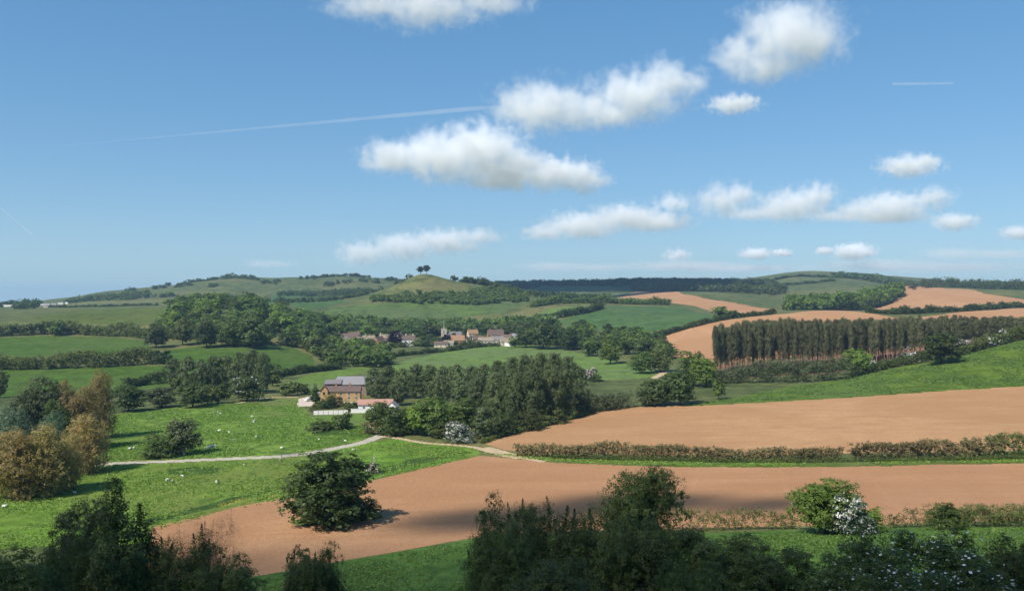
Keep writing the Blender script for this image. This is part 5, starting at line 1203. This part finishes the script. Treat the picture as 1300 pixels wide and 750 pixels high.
if CLOUDS:
    sky_cloud(5200, [(985, 62, 62, 42), (940, 70, 36, 24), (1022, 62, 36, 26), (985, 38, 30, 22), (968, 88, 44, 20)], 'round white cloud high on the right, largest single billow')
    sky_cloud(5600, [(930, 133, 32, 12), (948, 128, 18, 8)], 'small faint cloud just below the round high cloud', dens_tau=2.0)
    sky_cloud(6300, [(690, 140, 58, 32), (660, 130, 34, 22), (745, 140, 48, 24), (800, 128, 60, 30), (842, 108, 44, 26), (876, 106, 26, 16), (780, 150, 40, 18)], 'long white cloud bank rising to the right above the middle of the sky')
    sky_cloud(7600, [(500, 200, 44, 20), (560, 196, 62, 30), (612, 192, 54, 32), (650, 206, 40, 22)], 'pale lumpy cloud left of the middle of the sky', dens_tau=4.0)
    sky_cloud(7900, [(640, 224, 56, 18), (700, 222, 50, 20), (740, 226, 30, 20)], 'flat pale cloud below the long cloud bank', dens_tau=3.5)
    sky_cloud(4300, [(470, 2, 60, 20), (540, 0, 80, 26), (620, 0, 56, 18)], 'thin white cloud cut by the top of the picture', dens_tau=1.6)
    sky_cloud(11500, [(460, 322, 34, 16), (510, 312, 44, 18), (565, 306, 46, 16), (610, 302, 28, 10)], 'low flat bottomed cloud over the conical hill')
    sky_cloud(11000, [(690, 295, 30, 10), (740, 285, 50, 17), (790, 278, 46, 16), (835, 280, 44, 14), (855, 258, 24, 12)], 'long low cloud over the dark distant ridge')
    sky_cloud(10500, [(915, 256, 36, 20), (935, 250, 22, 16)], 'bright compact cloud at the right end of the long low cloud')
    sky_cloud(10400, [(1010, 260, 46, 20), (1035, 248, 26, 16), (985, 266, 24, 12)], 'bright heaped cloud above the far green hills')
    sky_cloud(10300, [(1090, 268, 28, 12), (1140, 260, 50, 18), (1180, 252, 24, 14)], 'wide white cloud above the fresh green wood')
    sky_cloud(8600, [(1150, 212, 38, 14), (1172, 206, 20, 9)], 'small oval cloud above the wide white cloud')
    sky_cloud(11600, [(1215, 281, 28, 11)], 'small soft cloud right of the wide white cloud', dens_tau=3)
    sky_cloud(11600, [(1296, 295, 22, 9)], 'little cloud at the right edge of the sky', dens_tau=3)
    sky_cloud(12500, [(857, 325, 18, 9)], 'tiny round cloud above the skyline field')
    sky_cloud(12600, [(960, 322, 20, 7), (992, 321, 14, 5)], 'pair of tiny joined clouds low on the right', dens_tau=4)
    sky_cloud(12700, [(1086, 319, 26, 10), (1048, 318, 12, 5)], 'tiny bright cloud low above the bluish hills', dens_tau=5)
    sky_cloud(10900, [(962, 270, 40, 8), (1062, 274, 36, 7), (1120, 278, 50, 7)], 'thin ragged veil joining the bright clouds on the right', dens_tau=0.9)
    for D, px, py, a, b, lb in ((12000, 340, 334, 34, 6, 'faint grey streak of cloud low over the long ridge'), (12800, 1170, 337, 130, 8, 'grey bank of thin cloud along the right skyline'), (12900, 900, 340, 110, 6, 'grey band of thin cloud over the dark ridge'),
                              (12700, 730, 338, 70, 6, 'grey wisp of cloud right of the conical hill'), (12600, 1240, 322, 70, 8, 'grey veil of cloud low at the far right')):
        sky_cloud(D, [(px-a*0.4, py, a*0.7, b), (px+a*0.4, py+1, a*0.7, b*0.8)], lb, dens_tau=0.4, name='cloud')
    # vapour trails
    def trail(a, b, D, w0, w1, label, tau):
        s = D/F; A = np.array([(a[0]-CX)*s, D, EYE+(HY-a[1])*s]); B = np.array([(b[0]-CX)*s, D, EYE+(HY-b[1])*s]); c = (A+B)/2
        n = 40; path = [A+(B-A)*q/n-c for q in range(n+1)]; rr = np.random.default_rng(4)
        rad = np.array([(w0+(w1-w0)*q/n)*s*(0.85+0.3*rr.random()) for q in range(n+1)]); rad[0] *= .1; rad[-1] *= .3
        V, Q = tube(path, rad, 10)
        m, nt, nd, lk = new_mat('trail_vapour'); v = N(nt, 'ShaderNodeVolumeScatter', Density=tau/(w1*s*2)); v.inputs['Color'].default_value = (1, 1, 1, 1)
        o = nt.nodes.new('ShaderNodeOutputMaterial'); lk.new(v.outputs[0], o.inputs['Volume'])
        V = np.concatenate([V, [path[0]], [path[-1]]])
        me = mesh_np('contrail', V, Q, [m]); bm = bmesh.new(); bm.from_mesh(me); bm.verts.ensure_lookup_table()
        for st, cv in ((0, len(V)-2), (n*10, len(V)-1)):
            for q in range(10):
                bm.faces.new((bm.verts[st+q], bm.verts[st+(q+1) % 10], bm.verts[cv]))
        bmesh.ops.recalc_face_normals(bm, faces=bm.faces[:]); bm.to_mesh(me); bm.free()
        o = link('contrail', me); o.location = c; tag(o, label, 'vapour trail')
    trail((60, 187), (625, 136), 9000, 0.3, 3.4, 'long white vapour trail crossing the left half of the sky', 0.28)
    trail((1132, 107), (1212, 106), 9000, 2.0, 1.6, 'short faint vapour streak alone at the upper right', 0.18)
    trail((0, 264), (42, 299), 9000, 0.8, 1.3, 'thin slanting vapour trail at the left edge of the sky', 0.25)
    # clouds overhead, out of the picture, that shade the near slope and the far dark ridge
    shade_cloud([(-60, 60, 160, 62), (40, 55, 130, 58), (-70, 120, 60, 34), (-20, 125, 60, 18), (60, 95, 60, 20)], 820, 'broad cumulus overhead that shades the near slope', thick=70, dens_tau=0.5, k=1.0, soft=0.4)
    shade_cloud([(-2, 190, 30, 12), (22, 208, 20, 9)], 800, 'small unseen cloud fragment set to shade the brown field right of the oak', thick=22, dens_tau=0.9, k=1.0, soft=0.6)  # unseen, placed so its shadow darkens a band of soil
    shade_cloud([(35, 203, 20, 10), (56, 198, 18, 8)], 815, 'small unseen cloud fragment set to shade the middle of the brown field', thick=20, dens_tau=0.8, k=1.0, soft=0.6)  # another unseen piece, put where it darkens the soil
    shade_cloud([(150, 2350, 480, 230), (430, 2150, 170, 110), (380, 1950, 200, 70)], 1400, 'wide cumulus shading the far dark ridge', thick=150, dens_tau=5.0, k=0.5, soft=0.3)
# ------------------------------------------------------------------ camera and picture
cd = bpy.data.cameras.new('camera'); cam = bpy.data.objects.new('camera', cd); COL.objects.link(cam)
cam.location = (0, 0, EYE); cam.rotation_euler = (math.radians(90), 0, 0)
cd.sensor_width = 36.0; cd.lens = 36.0*F/1300.0; cd.shift_y = 10.0/1300.0
cd.clip_start = 0.5; cd.clip_end = 80000
SC.camera = cam
SC.view_settings.view_transform = 'Standard'; SC.view_settings.look = 'None'; SC.view_settings.gamma = 1.0
SC.view_settings.exposure = EXPOSURE; SC.view_settings.use_curve_mapping = False
cy = SC.cycles
cy.use_denoising = True
cy.max_bounces = 20; cy.diffuse_bounces = 3; cy.glossy_bounces = 2; cy.transmission_bounces = 4; cy.volume_bounces = 20; cy.transparent_max_bounces = 24
cy.volume_max_steps = 256
cy.use_adaptive_sampling = True; cy.adaptive_threshold = 0.02
cy.caustics_reflective = False; cy.caustics_refractive = False
print('built', round(time.time()-T0, 1), COUNT)
